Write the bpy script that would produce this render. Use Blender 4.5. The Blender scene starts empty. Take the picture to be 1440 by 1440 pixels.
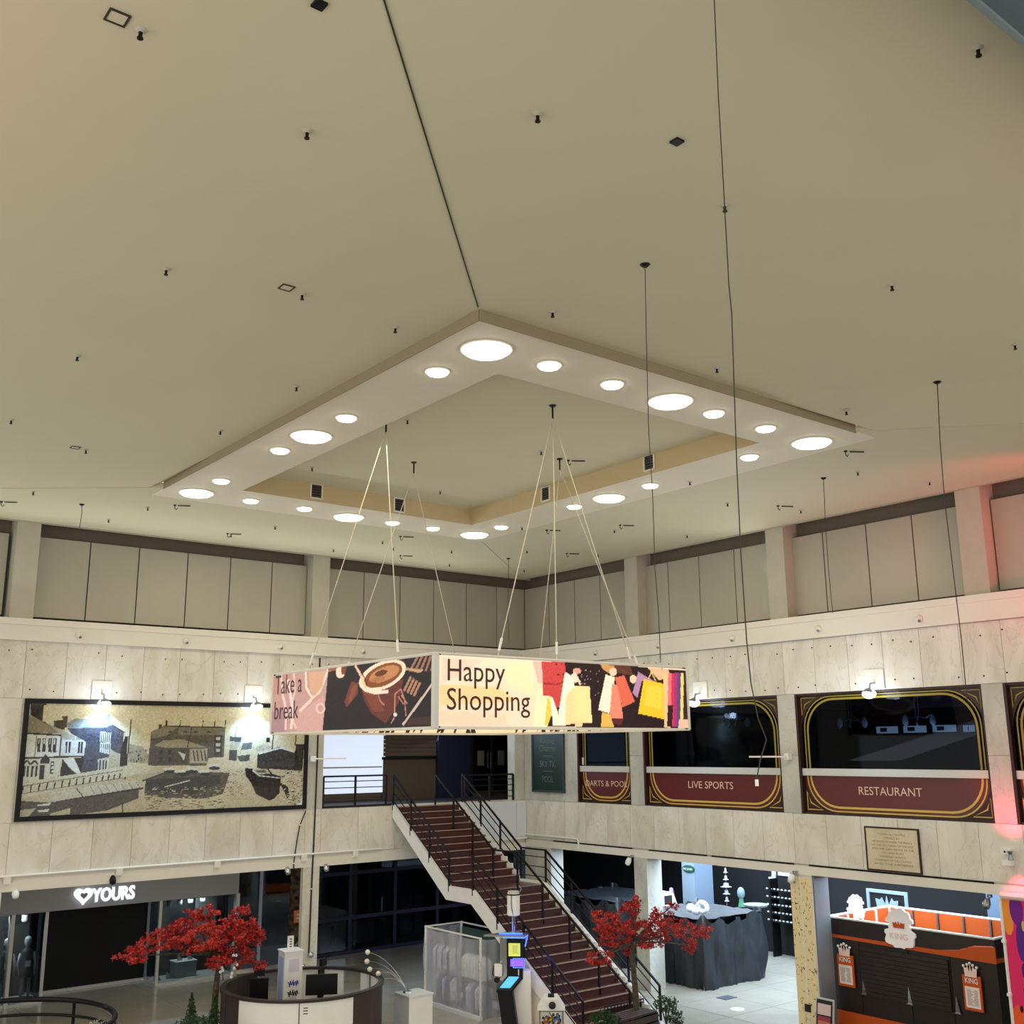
import bpy, math, random
import numpy as np
from mathutils import Vector, Matrix
random.seed(7); rng = np.random.default_rng(7)
scn = bpy.context.scene; COL = scn.collection
S = 1.2            # all coordinates below are written in 1/1.2 m and scaled when built
H = 5.8            # eye height
# ---------------------------------------------------------------- camera, world, exposure
F = 1476.302
M = np.array([[0.7857661565, 0.1299395178, 0.6047208191], [-0.6184713233, 0.1777810526, 0.7654326356], [-0.0080479562, -0.9754535453, 0.2200581799]])
cam = bpy.data.cameras.new('camera'); camo = bpy.data.objects.new('camera', cam); COL.objects.link(camo)
cam.sensor_width = 36; cam.lens = 36*F/1440; cam.clip_end = 200; cam.clip_start = 0.05
r = Vector(M[:, 0]); u = Vector(-M[:, 1]); b = Vector(-M[:, 2])
camo.matrix_world = Matrix(((r.x, u.x, b.x, 0), (r.y, u.y, b.y, 0), (r.z, u.z, b.z, H*S), (0, 0, 0, 1)))
scn.camera = camo
w = bpy.data.worlds.new('world'); scn.world = w; w.use_nodes = True
w.node_tree.nodes['Background'].inputs[0].default_value = (1.0, 0.955, 0.84, 1)
w.node_tree.nodes['Background'].inputs[1].default_value = 1.36
scn.view_settings.view_transform = 'Standard'; scn.view_settings.look = 'None'
scn.view_settings.exposure = 0.0; scn.view_settings.gamma = 1.0; scn.view_settings.use_curve_mapping = False
def lin(c):
    c = np.array(c, float)/255
    return np.where(c <= .04045, c/12.92, ((c+.055)/1.055)**2.4)
def lamp(name, kind, loc, energy, color=(255, 255, 255), size=.1, aim=None, spot=None, blend=.5, sy=None):
    l = bpy.data.lights.new(name, kind); l.energy = energy; l.color = tuple(lin(color))
    if kind == 'AREA':
        l.size = size*S
        if sy: l.shape = 'RECTANGLE'; l.size_y = sy*S
    else: l.shadow_soft_size = size
    if spot: l.spot_size = math.radians(spot); l.spot_blend = blend
    o = bpy.data.objects.new(name, l); COL.objects.link(o); o.location = Vector(loc)*S
    if aim is not None:
        o.rotation_euler = (Vector(aim)-Vector(loc)).to_track_quat('-Z', 'Y').to_euler()
    return o
# downward light of the light ring (its discs also glow), mall ceiling panels, daylight, red uplighters
for i, (x, y) in enumerate(((7.6, 14.9), (11.0, 10.1), (11.1, 19.8), (14.5, 15.1))):
    lamp('ring_light', 'AREA', (x, y, 10.7), 170, (255, 240, 205), 2.2, (x, y, 0))
lamp('gallery_light_right', 'AREA', (22.8, 17.5, 3.05), 2000, (214, 236, 255), 5.2, (22.8, 17.5, 0), sy=11)
lamp('gallery_light_left', 'AREA', (11, 26.9, 2.95), 14, (255, 236, 200), 8, (11, 26.9, 0), sy=1.5)
lamp('balcony_daylight', 'AREA', (17.0, 26.7, 6.6), 60, (205, 228, 255), 3.0, (17.6, 20.5, 3.4), sy=1.2)
lamp('added_cornice_fill', 'AREA', (10.5, 24.2, 8.72), 190, (240, 244, 240), 14, (10.5, 19, 11.2), sy=.15)  # added strip lamp above the left cornice, brightens the far ceiling
lamp('added_cornice_fill', 'AREA', (19.45, 15.5, 8.72), 150, (240, 244, 240), .15, (14.5, 15.5, 11.2), sy=14)  # matching added strip lamp above the right cornice
# ---------------------------------------------------------------- pixel helpers
def ray(x, y): return M@np.array([x-720, y-720, F])
def Z(x, y, z): r = ray(x, y); return r*(z-H)/r[2]+[0, 0, H]
def L(x, y, Y=24.43): r = ray(x, y); return r*Y/r[1]+[0, 0, H]
def R(x, y, X=19.68): r = ray(x, y); return r*X/r[0]+[0, 0, H]
def D(x, y, d): r = ray(x, y); return r*d/math.hypot(r[0], r[1])+[0, 0, H]
# ---------------------------------------------------------------- mesh helpers
class MB:
    def __init__(s): s.v = []; s.f = []
    def add(s, vs, fs):
        n = len(s.v); s.v += [tuple(map(float, p)) for p in vs]; s.f += [tuple(i+n for i in f) for f in fs]; return s
    def box(s, x0, x1, y0, y1, z0, z1):
        x0, x1 = sorted((x0, x1)); y0, y1 = sorted((y0, y1)); z0, z1 = sorted((z0, z1))
        return s.add([(x0, y0, z0), (x1, y0, z0), (x1, y1, z0), (x0, y1, z0), (x0, y0, z1), (x1, y0, z1), (x1, y1, z1), (x0, y1, z1)],
                     [(0, 3, 2, 1), (4, 5, 6, 7), (0, 1, 5, 4), (1, 2, 6, 5), (2, 3, 7, 6), (3, 0, 4, 7)])
    def prism(s, pts, vec):
        n = len(pts); p = [np.array(q, float) for q in pts]; q = [a+np.array(vec, float) for a in p]
        nrm = sum((np.cross(p[i]-p[0], p[(i+1) % n]-p[0]) for i in range(n)), np.zeros(3))
        if nrm@np.array(vec, float) > 0: p = p[::-1]; q = q[::-1]
        return s.add(p+q, [tuple(range(n)), tuple(range(2*n-1, n-1, -1))]+[(i, i+n, (i+1) % n+n, (i+1) % n) for i in range(n)])
    def tube(s, pts, r, n=6, r1=None):
        P = [np.array(p, float) for p in pts]; k = len(P); rs = np.linspace(r, r if r1 is None else r1, k); V = []
        up = None
        for i in range(k):
            t = P[min(i+1, k-1)]-P[max(i-1, 0)]; t /= np.linalg.norm(t)+1e-9
            if up is None: up = np.array([0, 0, 1.]) if abs(t[2]) < .9 else np.array([1., 0, 0])
            a = np.cross(t, up); a /= np.linalg.norm(a)+1e-9; b_ = np.cross(a, t); up = b_
            for j in range(n):
                th = 2*math.pi*j/n; V.append(P[i]+rs[i]*(a*math.cos(th)+b_*math.sin(th)))
        fs = [(i*n+j, i*n+(j+1) % n, (i+1)*n+(j+1) % n, (i+1)*n+j) for i in range(k-1) for j in range(n)]
        return s.add(V, fs+[tuple(range(n))[::-1], tuple(range((k-1)*n, k*n))])
    def bar(s, a, b, w=.02, h=None):
        h = h or w; a = np.array(a, float); b = np.array(b, float); t = (b-a)/np.linalg.norm(b-a)
        up = np.array([0, 0, 1.]) if abs(t[2]) < .95 else np.array([1., 0, 0])
        x = np.cross(t, up); x /= np.linalg.norm(x); y = np.cross(x, t)
        return s.prism([a-x*w/2-y*h/2, a+x*w/2-y*h/2, a+x*w/2+y*h/2, a-x*w/2+y*h/2], b-a)
    def lathe(s, c, prof, n=16, axis=(0, 0, 1), sx=1, sy=1):
        q = Vector(axis).to_track_quat('Z', 'Y').to_matrix(); V = []
        for (r_, z_) in prof:
            for j in range(n):
                th = 2*math.pi*j/n; p = q@Vector((r_*math.cos(th)*sx, r_*math.sin(th)*sy, z_)); V.append((c[0]+p.x, c[1]+p.y, c[2]+p.z))
        k = len(prof)
        return s.add(V, [(i*n+j, i*n+(j+1) % n, (i+1)*n+(j+1) % n, (i+1)*n+j) for i in range(k-1) for j in range(n)]+[tuple(range(n))[::-1], tuple(range((k-1)*n, k*n))])
    def ball(s, c, r, n=10, sq=(1, 1, 1)):
        V = [];
        for i in range(n//2+1):
            ph = math.pi*i/(n//2)
            for j in range(n):
                th = 2*math.pi*j/n; rr = max(math.sin(ph), .02)
                V.append((c[0]+r*sq[0]*rr*math.cos(th), c[1]+r*sq[1]*rr*math.sin(th), c[2]-r*sq[2]*math.cos(ph)))
        k = n//2+1
        return s.add(V, [(i*n+j, i*n+(j+1) % n, (i+1)*n+(j+1) % n, (i+1)*n+j) for i in range(k-1) for j in range(n)]+[tuple(range(n))[::-1], tuple(range((k-1)*n, k*n))])
    def xf(s, loc=(0, 0, 0), rz=0):
        c, d = math.cos(rz), math.sin(rz); s.v = [(x*c-y*d+loc[0], x*d+y*c+loc[1], z+loc[2]) for x, y, z in s.v]; return s
ORG = {}
def T(o, label=None, cat=None, group=None, kind=None):
    if label: o['label'] = label
    if cat: o['category'] = cat
    if group: o['group'] = group
    if kind: o['kind'] = kind
    return o
def build(name, mb, mat, parent=None, smooth=False, at=None, label=None, cat=None, group=None, kind=None):
    V = np.array(mb.v, float)
    if at is None:
        if parent is not None: at = ORG[parent.name]
        else: lo, hi = V.min(0), V.max(0); at = ((lo[0]+hi[0])/2, (lo[1]+hi[1])/2, lo[2])
    at = np.array(at, float)
    me = bpy.data.meshes.new(name); me.from_pydata(((V-at)*S).tolist(), [], mb.f)
    if mat is not None: me.materials.append(mat)
    if smooth: me.polygons.foreach_set('use_smooth', [True]*len(me.polygons))
    me.update()
    o = bpy.data.objects.new(name, me); COL.objects.link(o); ORG[o.name] = at
    if parent is not None: o.parent = parent; o.location = Vector(at-ORG[parent.name])*S
    else: o.location = Vector(at)*S
    return T(o, label, cat, group, kind)
def thing(name, loc, label, cat, group=None, kind=None):
    o = bpy.data.objects.new(name, None); COL.objects.link(o); o.empty_display_size = .1
    loc = np.array(loc, float); o.location = Vector(loc)*S; ORG[o.name] = loc
    return T(o, label, cat, group, kind)
def dup(root, loc, label=None, group=None):
    c = root.copy(); COL.objects.link(c); c.location = Vector(loc)*S; ORG[c.name] = np.array(loc, float)
    if label: c['label'] = label
    if group: c['group'] = group
    for ch in list(root.children):
        d = ch.copy(); COL.objects.link(d); d.parent = c
        for g in list(ch.children):
            e = g.copy(); COL.objects.link(e); e.parent = d
    return c
def struct(name, mb, mat, **k): return build(name, mb, mat, kind='structure', **k)
# ---------------------------------------------------------------- materials
MT = {}
def mat(name, c, rough=.6, metal=0, emit=0, var=0, nscale=4, c2=None, bump=0, tint=0, spec=.4, alpha=1, ecol=None, bscale=60):
    m = bpy.data.materials.new(name); m.use_nodes = True; nt = m.node_tree; N = nt.nodes; B = N['Principled BSDF']
    col = tuple(lin(c))+(1,)
    B.inputs['Base Color'].default_value = col; B.inputs['Roughness'].default_value = rough; B.inputs['Metallic'].default_value = metal
    B.inputs['Specular IOR Level'].default_value = spec; B.inputs['Alpha'].default_value = alpha
    tc = N.new('ShaderNodeTexCoord'); src = None
    if var or c2:
        no = N.new('ShaderNodeTexNoise'); no.inputs['Scale'].default_value = nscale; no.inputs['Detail'].default_value = 6
        nt.links.new(tc.outputs['Object'], no.inputs['Vector'])
        ra = N.new('ShaderNodeValToRGB'); a = tuple(lin(c2))+(1,) if c2 else tuple(np.array(col[:3])*(1-var))+(1,)
        ra.color_ramp.elements[0].position = .35; ra.color_ramp.elements[1].position = .65
        ra.color_ramp.elements[0].color = a; ra.color_ramp.elements[1].color = col
        nt.links.new(no.outputs['Fac'], ra.inputs['Fac']); src = ra.outputs['Color']
    if tint:
        oi = N.new('ShaderNodeObjectInfo'); mr = N.new('ShaderNodeMapRange'); mr.inputs[3].default_value = 1-tint; mr.inputs[4].default_value = 1+tint*.4
        nt.links.new(oi.outputs['Random'], mr.inputs[0])
        hs = N.new('ShaderNodeHueSaturation'); nt.links.new(mr.outputs[0], hs.inputs['Value'])
        if src: nt.links.new(src, hs.inputs['Color'])
        else: hs.inputs['Color'].default_value = col
        src = hs.outputs['Color']
    if src: nt.links.new(src, B.inputs['Base Color'])
    if bump:
        nb = N.new('ShaderNodeTexNoise'); nb.inputs['Scale'].default_value = bscale; nb.inputs['Detail'].default_value = 4
        nt.links.new(tc.outputs['Object'], nb.inputs['Vector'])
        bn = N.new('ShaderNodeBump'); bn.inputs['Strength'].default_value = bump; bn.inputs['Distance'].default_value = .02
        nt.links.new(nb.outputs['Fac'], bn.inputs['Height']); nt.links.new(bn.outputs['Normal'], B.inputs['Normal'])
    if emit:
        B.inputs['Emission Color'].default_value = tuple(lin(ecol or c))+(1,); B.inputs['Emission Strength'].default_value = emit
    MT[name] = m; return m
def marble(name, base, dark, vein, tint=.1):
    m = mat(name, base, .38, spec=.35); nt = m.node_tree; N = nt.nodes; B = N['Principled BSDF']
    tc = N.new('ShaderNodeTexCoord'); oi = N.new('ShaderNodeObjectInfo'); va = N.new('ShaderNodeVectorMath'); va.operation = 'ADD'
    cm = N.new('ShaderNodeVectorMath'); cm.operation = 'SCALE'; cx = N.new('ShaderNodeCombineXYZ')
    nt.links.new(oi.outputs['Random'], cx.inputs[0]); nt.links.new(oi.outputs['Random'], cx.inputs[2]); nt.links.new(cx.outputs[0], cm.inputs[0]); cm.inputs['Scale'].default_value = 40
    nt.links.new(tc.outputs['Object'], va.inputs[0]); nt.links.new(cm.outputs[0], va.inputs[1])
    mp = N.new('ShaderNodeMapping'); mp.inputs['Rotation'].default_value = (.5, .6, .3); mp.inputs['Scale'].default_value = (.8, .8, .45)
    nt.links.new(va.outputs[0], mp.inputs['Vector'])
    n1 = N.new('ShaderNodeTexNoise'); n1.inputs['Scale'].default_value = 1.1; n1.inputs['Detail'].default_value = 8; n1.inputs['Distortion'].default_value = 1.2
    nt.links.new(mp.outputs[0], n1.inputs['Vector'])
    r1 = N.new('ShaderNodeValToRGB'); e = r1.color_ramp.elements; e[0].position = .3; e[1].position = .62
    e[0].color = tuple(lin(dark))+(1,); e[1].color = tuple(lin(base))+(1,); nt.links.new(n1.outputs['Fac'], r1.inputs['Fac'])
    n2 = N.new('ShaderNodeTexNoise'); n2.inputs['Scale'].default_value = 1.6; n2.inputs['Detail'].default_value = 9; n2.inputs['Distortion'].default_value = 2.0
    nt.links.new(mp.outputs[0], n2.inputs['Vector'])
    r2 = N.new('ShaderNodeValToRGB'); e = r2.color_ramp.elements; e[0].position = .475; e[0].color = (0, 0, 0, 1); e[1].position = .5; e[1].color = (1, 1, 1, 1)
    e3 = e.new(.515); e3.color = (0, 0, 0, 1); nt.links.new(n2.outputs['Fac'], r2.inputs['Fac'])
    sc = N.new('ShaderNodeMath'); sc.operation = 'MULTIPLY'; sc.inputs[1].default_value = .2; nt.links.new(r2.outputs['Color'], sc.inputs[0])
    mx = N.new('ShaderNodeMixRGB'); nt.links.new(sc.outputs[0], mx.inputs[0]); nt.links.new(r1.outputs['Color'], mx.inputs[1]); mx.inputs[2].default_value = tuple(lin(vein))+(1,)
    hs = N.new('ShaderNodeHueSaturation'); mr = N.new('ShaderNodeMapRange'); mr.inputs[3].default_value = 1-tint; mr.inputs[4].default_value = 1+tint*.3
    nt.links.new(oi.outputs['Random'], mr.inputs[0]); nt.links.new(mr.outputs[0], hs.inputs['Value']); nt.links.new(mx.outputs[0], hs.inputs['Color'])
    nt.links.new(hs.outputs[0], B.inputs['Base Color']); return m
def glassmat(name, tint, gl=.12, trans=.75):
    m = bpy.data.materials.new(name); m.use_nodes = True; nt = m.node_tree; N = nt.nodes; N.remove(N['Principled BSDF']); out = N['Material Output']
    t = N.new('ShaderNodeBsdfTransparent'); t.inputs[0].default_value = tuple(lin(tint))+(1,)
    g = N.new('ShaderNodeBsdfGlossy'); g.inputs['Roughness'].default_value = .03; g.inputs[0].default_value = (.9, .95, 1, 1)
    lw = N.new('ShaderNodeLayerWeight'); lw.inputs[0].default_value = .35
    mr = N.new('ShaderNodeMapRange'); mr.inputs[3].default_value = gl*.6; mr.inputs[4].default_value = min(1, gl*4); nt.links.new(lw.outputs['Fresnel'], mr.inputs[0])
    mx = N.new('ShaderNodeMixShader'); nt.links.new(mr.outputs[0], mx.inputs[0]); nt.links.new(t.outputs[0], mx.inputs[1]); nt.links.new(g.outputs[0], mx.inputs[2])
    nt.links.new(mx.outputs[0], out.inputs[0]); MT[name] = m; return m
ceilm = mat('ceiling_plaster', (211, 206, 178), .85, bump=.05, bscale=25, var=.03, nscale=.5)
ringm = mat('ring_plaster', (228, 220, 200), .7, var=.03, nscale=1)
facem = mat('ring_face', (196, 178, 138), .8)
marb = marble('marble_panel', (228, 225, 216), (206, 200, 184), (140, 120, 92), .06)
marbg = marble('marble_grey', (205, 205, 198), (178, 178, 168), (120, 118, 110), .06)
beam = mat('cornice_paint', (230, 226, 216), .5, var=.04, nscale=.8)
attic = mat('attic_panel', (172, 168, 154), .35, var=.05, nscale=.7, tint=.05, spec=.5)
pilm = mat('pilaster_render', (184, 180, 166), .7, var=.06, nscale=3)
dark = mat('shadow_black', (14, 14, 15), .8)
dk2 = mat('interior_charcoal', (30, 31, 34), .6)
cove = mat('cove_grey', (112, 104, 92), .8)
blackm = mat('black_metal', (22, 22, 26), .4, metal=.5)
railm = mat('rail_metal', (34, 32, 40), .35, metal=.4)
white = mat('white_paint', (236, 236, 234), .5, var=.03, nscale=2)
chrome = mat('chrome', (200, 202, 205), .18, metal=1)
steel = mat('brushed_steel', (150, 152, 156), .35, metal=.9)
wire_l = mat('pale_wire', (196, 190, 172), .5)
wire_d = mat('dark_wire', (52, 46, 36), .6)
lampm = mat('lamp_glow', (255, 250, 238), .5, emit=9, ecol=(255, 248, 232))
coolm = mat('spot_glow', (235, 245, 255), .5, emit=14)
navy = mat('navy_wall', (26, 30, 58), .6)
brown = mat('brown_shutter', (92, 78, 64), .6)
maroon = mat('maroon_vinyl', (92, 26, 28), .3, spec=.5)
maroon_d = mat('dark_maroon', (48, 20, 16), .4)
gold = mat('gold_vinyl', (206, 176, 84), .4)
gold_d = mat('olive_gold_line', (150, 132, 40), .4)
letter = mat('cream_letter', (226, 190, 168), .5)
alum = mat('pale_aluminium', (205, 205, 200), .35, metal=.2)
redm = mat('red_leaf', (220, 54, 40), .5, c2=(118, 14, 18), nscale=10, spec=.5)
bark = mat('bark', (92, 78, 62), .9, c2=(52, 42, 34), nscale=14, bump=.6)
barkg = mat('grey_bark', (96, 88, 74), .9, c2=(60, 54, 44), nscale=14, bump=.6)
green = mat('dark_green_leaf', (34, 78, 34), .6, c2=(14, 40, 20), nscale=12)
greenb = mat('bush_leaf', (56, 92, 44), .6, c2=(22, 48, 24), nscale=12)
tread = mat('stair_tread', (86, 52, 47), .3, var=.2, nscale=6, spec=.6)
riser = mat('stair_riser', (80, 40, 37), .5, var=.2, nscale=6)
nose = mat('tread_nosing', (170, 150, 140), .4)
tarp = mat('charcoal_tarp', (44, 48, 54), .45, var=.25, nscale=3, bump=.8, bscale=5, spec=.35)
orange = mat('orange_panel', (196, 82, 18), .6)
kingb = mat('kiosk_brown', (42, 33, 30), .4, var=.1)
slate = mat('slate_paint', (92, 106, 112), .7)
floorm = mat('floor_tile', (172, 168, 156), .16, var=.1, nscale=1.4, tint=.05, spec=.5)
grout = mat('floor_joint', (60, 58, 52), .8)
fascia = mat('grey_fascia', (160, 160, 164), .5)
glow = mat('sign_letter_glow', (240, 246, 250), .5, emit=1.3)
shopglass = glassmat('shop_glass', (180, 192, 198), .035)
pubglass = glassmat('pub_glass', (150, 165, 185), .012)
clear = glassmat('clear_glass', (245, 248, 250), .02)
plast = glassmat('polythene', (225, 230, 240), .16)
# ---------------------------------------------------------------- flat prints: painted arrays -> vertex colours
class Canvas:
    def __init__(s, W, Hh, m, bg):
        s.W, s.H, s.m = W, Hh, m; s.a = np.zeros((Hh, W, 3))+np.array(bg, float)
    def pts(s, P): return np.array([s.m(*p) for p in P])*[s.W-1, s.H-1]
    def raw(s, Q, c, al=1.0):
        x0, y0 = np.floor(Q.min(0)).astype(int); x1, y1 = np.ceil(Q.max(0)).astype(int)
        x0, y0 = max(x0, 0), max(y0, 0); x1, y1 = min(x1, s.W-1), min(y1, s.H-1)
        if x1 < x0 or y1 < y0: return
        X, Y = np.meshgrid(np.arange(x0, x1+1), np.arange(y0, y1+1)); ins = np.zeros(X.shape, bool)
        for i in range(len(Q)):
            (ax, ay), (bx, by) = Q[i], Q[i-1]
            if ay == by: continue
            ins ^= ((ay > Y) != (by > Y)) & (X < (bx-ax)*(Y-ay)/(by-ay)+ax)
        sub = s.a[y0:y1+1, x0:x1+1]; sub[ins] = sub[ins]*(1-al)+np.array(c, float)*al
    def poly(s, P, c, al=1.0): s.raw(s.pts(P), c, al)
    def line(s, P, c, w=1.5, al=1.0):
        Q = s.pts(P)
        for a, b_ in zip(Q[:-1], Q[1:]):
            d = b_-a; n = np.array([-d[1], d[0]])/(np.linalg.norm(d)+1e-6)*w/2; s.raw(np.array([a+n, b_+n, b_-n, a-n]), c, al)
    def ell(s, cx, cy, rx, ry, c, al=1.0, rot=0):
        t = np.linspace(0, 2*math.pi, 28)[:-1]; ca, sa = math.cos(rot), math.sin(rot)
        s.poly([(cx+rx*math.cos(a)*ca-ry*math.sin(a)*sa, cy+rx*math.cos(a)*sa+ry*math.sin(a)*ca) for a in t], c, al)
    def noise(s, amp, k=1):
        n = rng.normal(0, amp, (s.H//k+1, s.W//k+1, 1)); n = np.kron(n, np.ones((k, k, 1)))[:s.H, :s.W]; s.a = np.clip(s.a+n, 0, 255)
VCM = {}
def vcmat(rough, emit=0):
    k = (rough, emit)
    if k in VCM: return VCM[k]
    m = bpy.data.materials.new('printed_surface'); m.use_nodes = True; nt = m.node_tree; B = nt.nodes['Principled BSDF']
    a = nt.nodes.new('ShaderNodeAttribute'); a.attribute_name = 'Col'; nt.links.new(a.outputs['Color'], B.inputs['Base Color'])
    B.inputs['Roughness'].default_value = rough; B.inputs['Specular IOR Level'].default_value = .12
    if emit: nt.links.new(a.outputs['Color'], B.inputs['Emission Color']); B.inputs['Emission Strength'].default_value = emit
    VCM[k] = m; return m
def print_mesh(name, cv, o, right, up, wd, ht, parent=None, rough=.5, emit=0, **kw):
    o, right, up = (np.array(k, float) for k in (o, right, up))
    W, Hh = cv.W, cv.H; g = []
    uu, vv = np.meshgrid(np.linspace(0, wd, W), np.linspace(ht, 0, Hh))
    V = o+uu[..., None]*right+vv[..., None]*up; mb = MB()
    idx = np.arange(W*Hh).reshape(Hh, W)
    mb.v = V.reshape(-1, 3).tolist(); mb.f = np.stack([idx[1:, :-1], idx[1:, 1:], idx[:-1, 1:], idx[:-1, :-1]], -1).reshape(-1, 4).tolist()
    ob = build(name, mb, vcmat(rough, emit), parent, **kw)
    at = ob.data.color_attributes.new('Col', 'FLOAT_COLOR', 'POINT')
    c = np.ones((W*Hh, 4)); c[:, :3] = lin(np.clip(cv.a, 0, 255)).reshape(-1, 3); at.data.foreach_set('color', c.ravel().astype(np.float32)); return ob
# ---------------------------------------------------------------- text
def text(name, s, o, right, up, width, height, m, parent=None, ext=.004, fat=0, center=True, **kw):
    cu = bpy.data.curves.new('t', 'FONT'); cu.body = s; cu.size = 1; cu.extrude = 0; cu.offset = fat; cu.resolution_u = 3
    if center: cu.align_x = 'CENTER'
    ob = bpy.data.objects.new('t', cu); COL.objects.link(ob); dg = bpy.context.evaluated_depsgraph_get(); dg.update()
    me = bpy.data.meshes.new_from_object(ob.evaluated_get(dg)); bpy.data.objects.remove(ob)
    V = np.array([v.co[:] for v in me.vertices]); fs = [tuple(p.vertices) for p in me.polygons]; bpy.data.meshes.remove(me)
    lo, hi = V.min(0), V.max(0); sx = width/(hi[0]-lo[0]); sy = height/(hi[1]-lo[1])
    o, right, up = (np.array(k, float) for k in (o, right, up)); n = np.cross(right, up)
    P = o+((V[:, :1]-(lo[0]+hi[0])/2)*sx)*right+((V[:, 1:2]-lo[1])*sy)*up
    mb = MB(); mb.add(P+n*ext, fs)
    if ext > .008:   # real thickness: back face and rim
        k = len(P); mb.add(P, [f[::-1] for f in fs]); ed = {}
        for f in fs:
            for a, b_ in zip(f, f[1:]+f[:1]):
                if (b_, a) in ed: ed.pop((b_, a))
                else: ed[(a, b_)] = 1
        mb.f += [(b_, a, a+k, b_+k) for a, b_ in ed]
    return build(name, mb, m, parent, **kw)
RL, RR, UP = np.array([1., 0, 0]), np.array([0, -1., 0]), np.array([0, 0, 1.])
def ordn(i, n, a='left'):
    w_ = ['first', 'second', 'third', 'fourth', 'fifth', 'sixth', 'seventh', 'eighth', 'ninth', 'tenth', 'eleventh', 'twelfth', 'thirteenth', 'fourteenth']
    return w_[i]
def crop(x0, y0, s): return lambda P: [(x0+x/s, y0+y/s) for x, y in P]
# ================================================================ SETTING
YL, XR = 24.43, 19.68; YA, XA = 24.78, 20.03
# ---- floor: slab with separate tiles
fl = struct('floor', MB().box(-4, 30, -3, 32, -.3, -.03), grout)
T1 = 1.5
for i, x in enumerate(np.arange(4.18, 27.5, T1)):
    for j, y in enumerate(np.arange(15.2, 30, T1)):
        mb = MB(); g = .006
        mb.box(x+g, x+T1-g*(3 if abs(x+T1-19.18) < .1 else 1), y+g, y+T1-g, -.03, 0); build('floor_tile', mb, floorm, fl)
# ---- ceiling
zc = 10.92; zf = 10.8
N_, L1, R1 = (6.95, 9.4, zc), (6.95, 19.69, zc), (14.55, 9.4, zc)
PL = (-1.4, YL, zf+.02); CRd = Z(1440, 585, zc); tt = (XR-R1[0])/(CRd[0]-R1[0]); PR = (XR, R1[1]+tt*(CRd[1]-R1[1]), zf+.02)
CLd = Z(0, 678, zc); tl = (YL-L1[1])/(CLd[1]-L1[1]); PL = (L1[0]+tl*(CLd[0]-L1[0]), YL, zf+.02)
nh = (-1.2, 1.05, zc)
cb = MB()
dl = np.array(PL)-L1; dl /= np.linalg.norm(dl); drr = np.array(PR)-R1; drr /= np.linalg.norm(drr)
La = (6.95, 17.2, zc); Pa = (PL[0], YL-2.5, zc); Ra = (12.05, 9.4, zc); Pb = (XR-2.5, PR[1], zc)
cb.prism([N_, La, Pa, (-4, YL-2.5, zc), (-4, -3, zc), nh], (0, 0, .15))
cb.prism([L1, (6.95+dl[0]*.3, 19.69+dl[1]*.3, zf+.002), La], (0, 0, .1)).prism([La, (6.95+dl[0]*.3, 19.69+dl[1]*.3, zf+.002), (PL[0], YL, zf+.002), Pa], (0, 0, .1))
cb.prism([R1, Ra, (14.55+drr[0]*.3, 9.4+drr[1]*.3, zf+.002)], (0, 0, .1)).prism([Ra, Pb, (XR, PR[1], zf+.002), (14.55+drr[0]*.3, 9.4+drr[1]*.3, zf+.002)], (0, 0, .1))
cb.prism([N_, nh, (-4, -3, zc), (XR, -3, zc), Pb, Ra], (0, 0, .15))
cb.prism([(6.95, 19.69, zf), (6.95, 20.4, zf), (15.15, 20.4, zf), (XR, YL, zf), (PL[0], YL, zf)], (0, 0, .1))
cb.prism([(14.55, 9.4, zf), (PR[0], PR[1], zf), (XR, YL, zf), (15.15, 20.4, zf), (15.15, 9.4, zf)], (0, 0, .1))
cb.prism([(8.2, 10.7, 11.16), (8.2, 19.05, 11.16), (13.9, 19.05, 11.16), (13.9, 10.7, 11.16)], (0, 0, .1))
ceil = struct('ceiling', cb, ceilm)
build('joint_strip', MB().bar((6.9, 9.35, zc-.004), Z(540, 0, zc-.004), .012, .012).bar(Z(540, 0, zc-.004), (nh[0], nh[1], zc-.004), .012, .012), wire_d, ceil)
build('joint_strip', MB().bar((6.95, 19.69, zf-.001), (PL[0], PL[1], zf-.001), .008, .008), facem, ceil)
build('joint_strip', MB().bar((14.55, 9.4, zf-.001), (PR[0], PR[1], zf-.001), .008, .008), facem, ceil)
build('joint_strip', MB().bar((15.15, 20.4, zf-.002), (XR, YL, zf-.002), .012, .012), wire_l, ceil)
# ring of the lights: dropped frame with inner faces
rg = MB(); X0, X1, Y0, Y1 = 6.95, 15.15, 9.4, 20.4; a0, a1, b0, b1 = 8.26, 13.83, 10.75, 19.0
rg.box(X0, a0, Y0, 19.68, zf-.004, zc+.05).box(a1, 14.54, Y0, b1, zf-.004, zc+.05).box(a0, a1, Y0, b0, zf-.004, zc+.05)
rg.box(a0, a1, b1, Y1, zf-.004, zc).box(X0+.01, a0, 19.68, Y1, zf-.004, zf+.02).box(14.54, X1, Y0+.01, Y1, zf-.004, zf+.02).box(a1, 14.54, b1, Y1, zf-.004, zf+.02)
rt = struct('trim_1', rg, ringm)
build('upstand', MB().box(a0-.06, a0, b0-.06, b1+.06, zf+.1, 11.17), facem, rt)
build('upstand', MB().box(a1-.006, a1+.06, b0-.06, b1+.06, zf-.002, 11.17), facem, rt)
build('upstand', MB().box(a0, a1, b0-.06, b0, zf+.1, 11.17), facem, rt)
build('upstand', MB().box(a0, a1, b1-.006, b1+.06, zf-.002, 11.17), facem, rt)
build('drop_edge', MB().box(X0-.012, X0, Y0, 19.69, zf-.03, zc-.005), mat('drop_edge_paint', (150, 138, 112), .8), rt)
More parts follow.
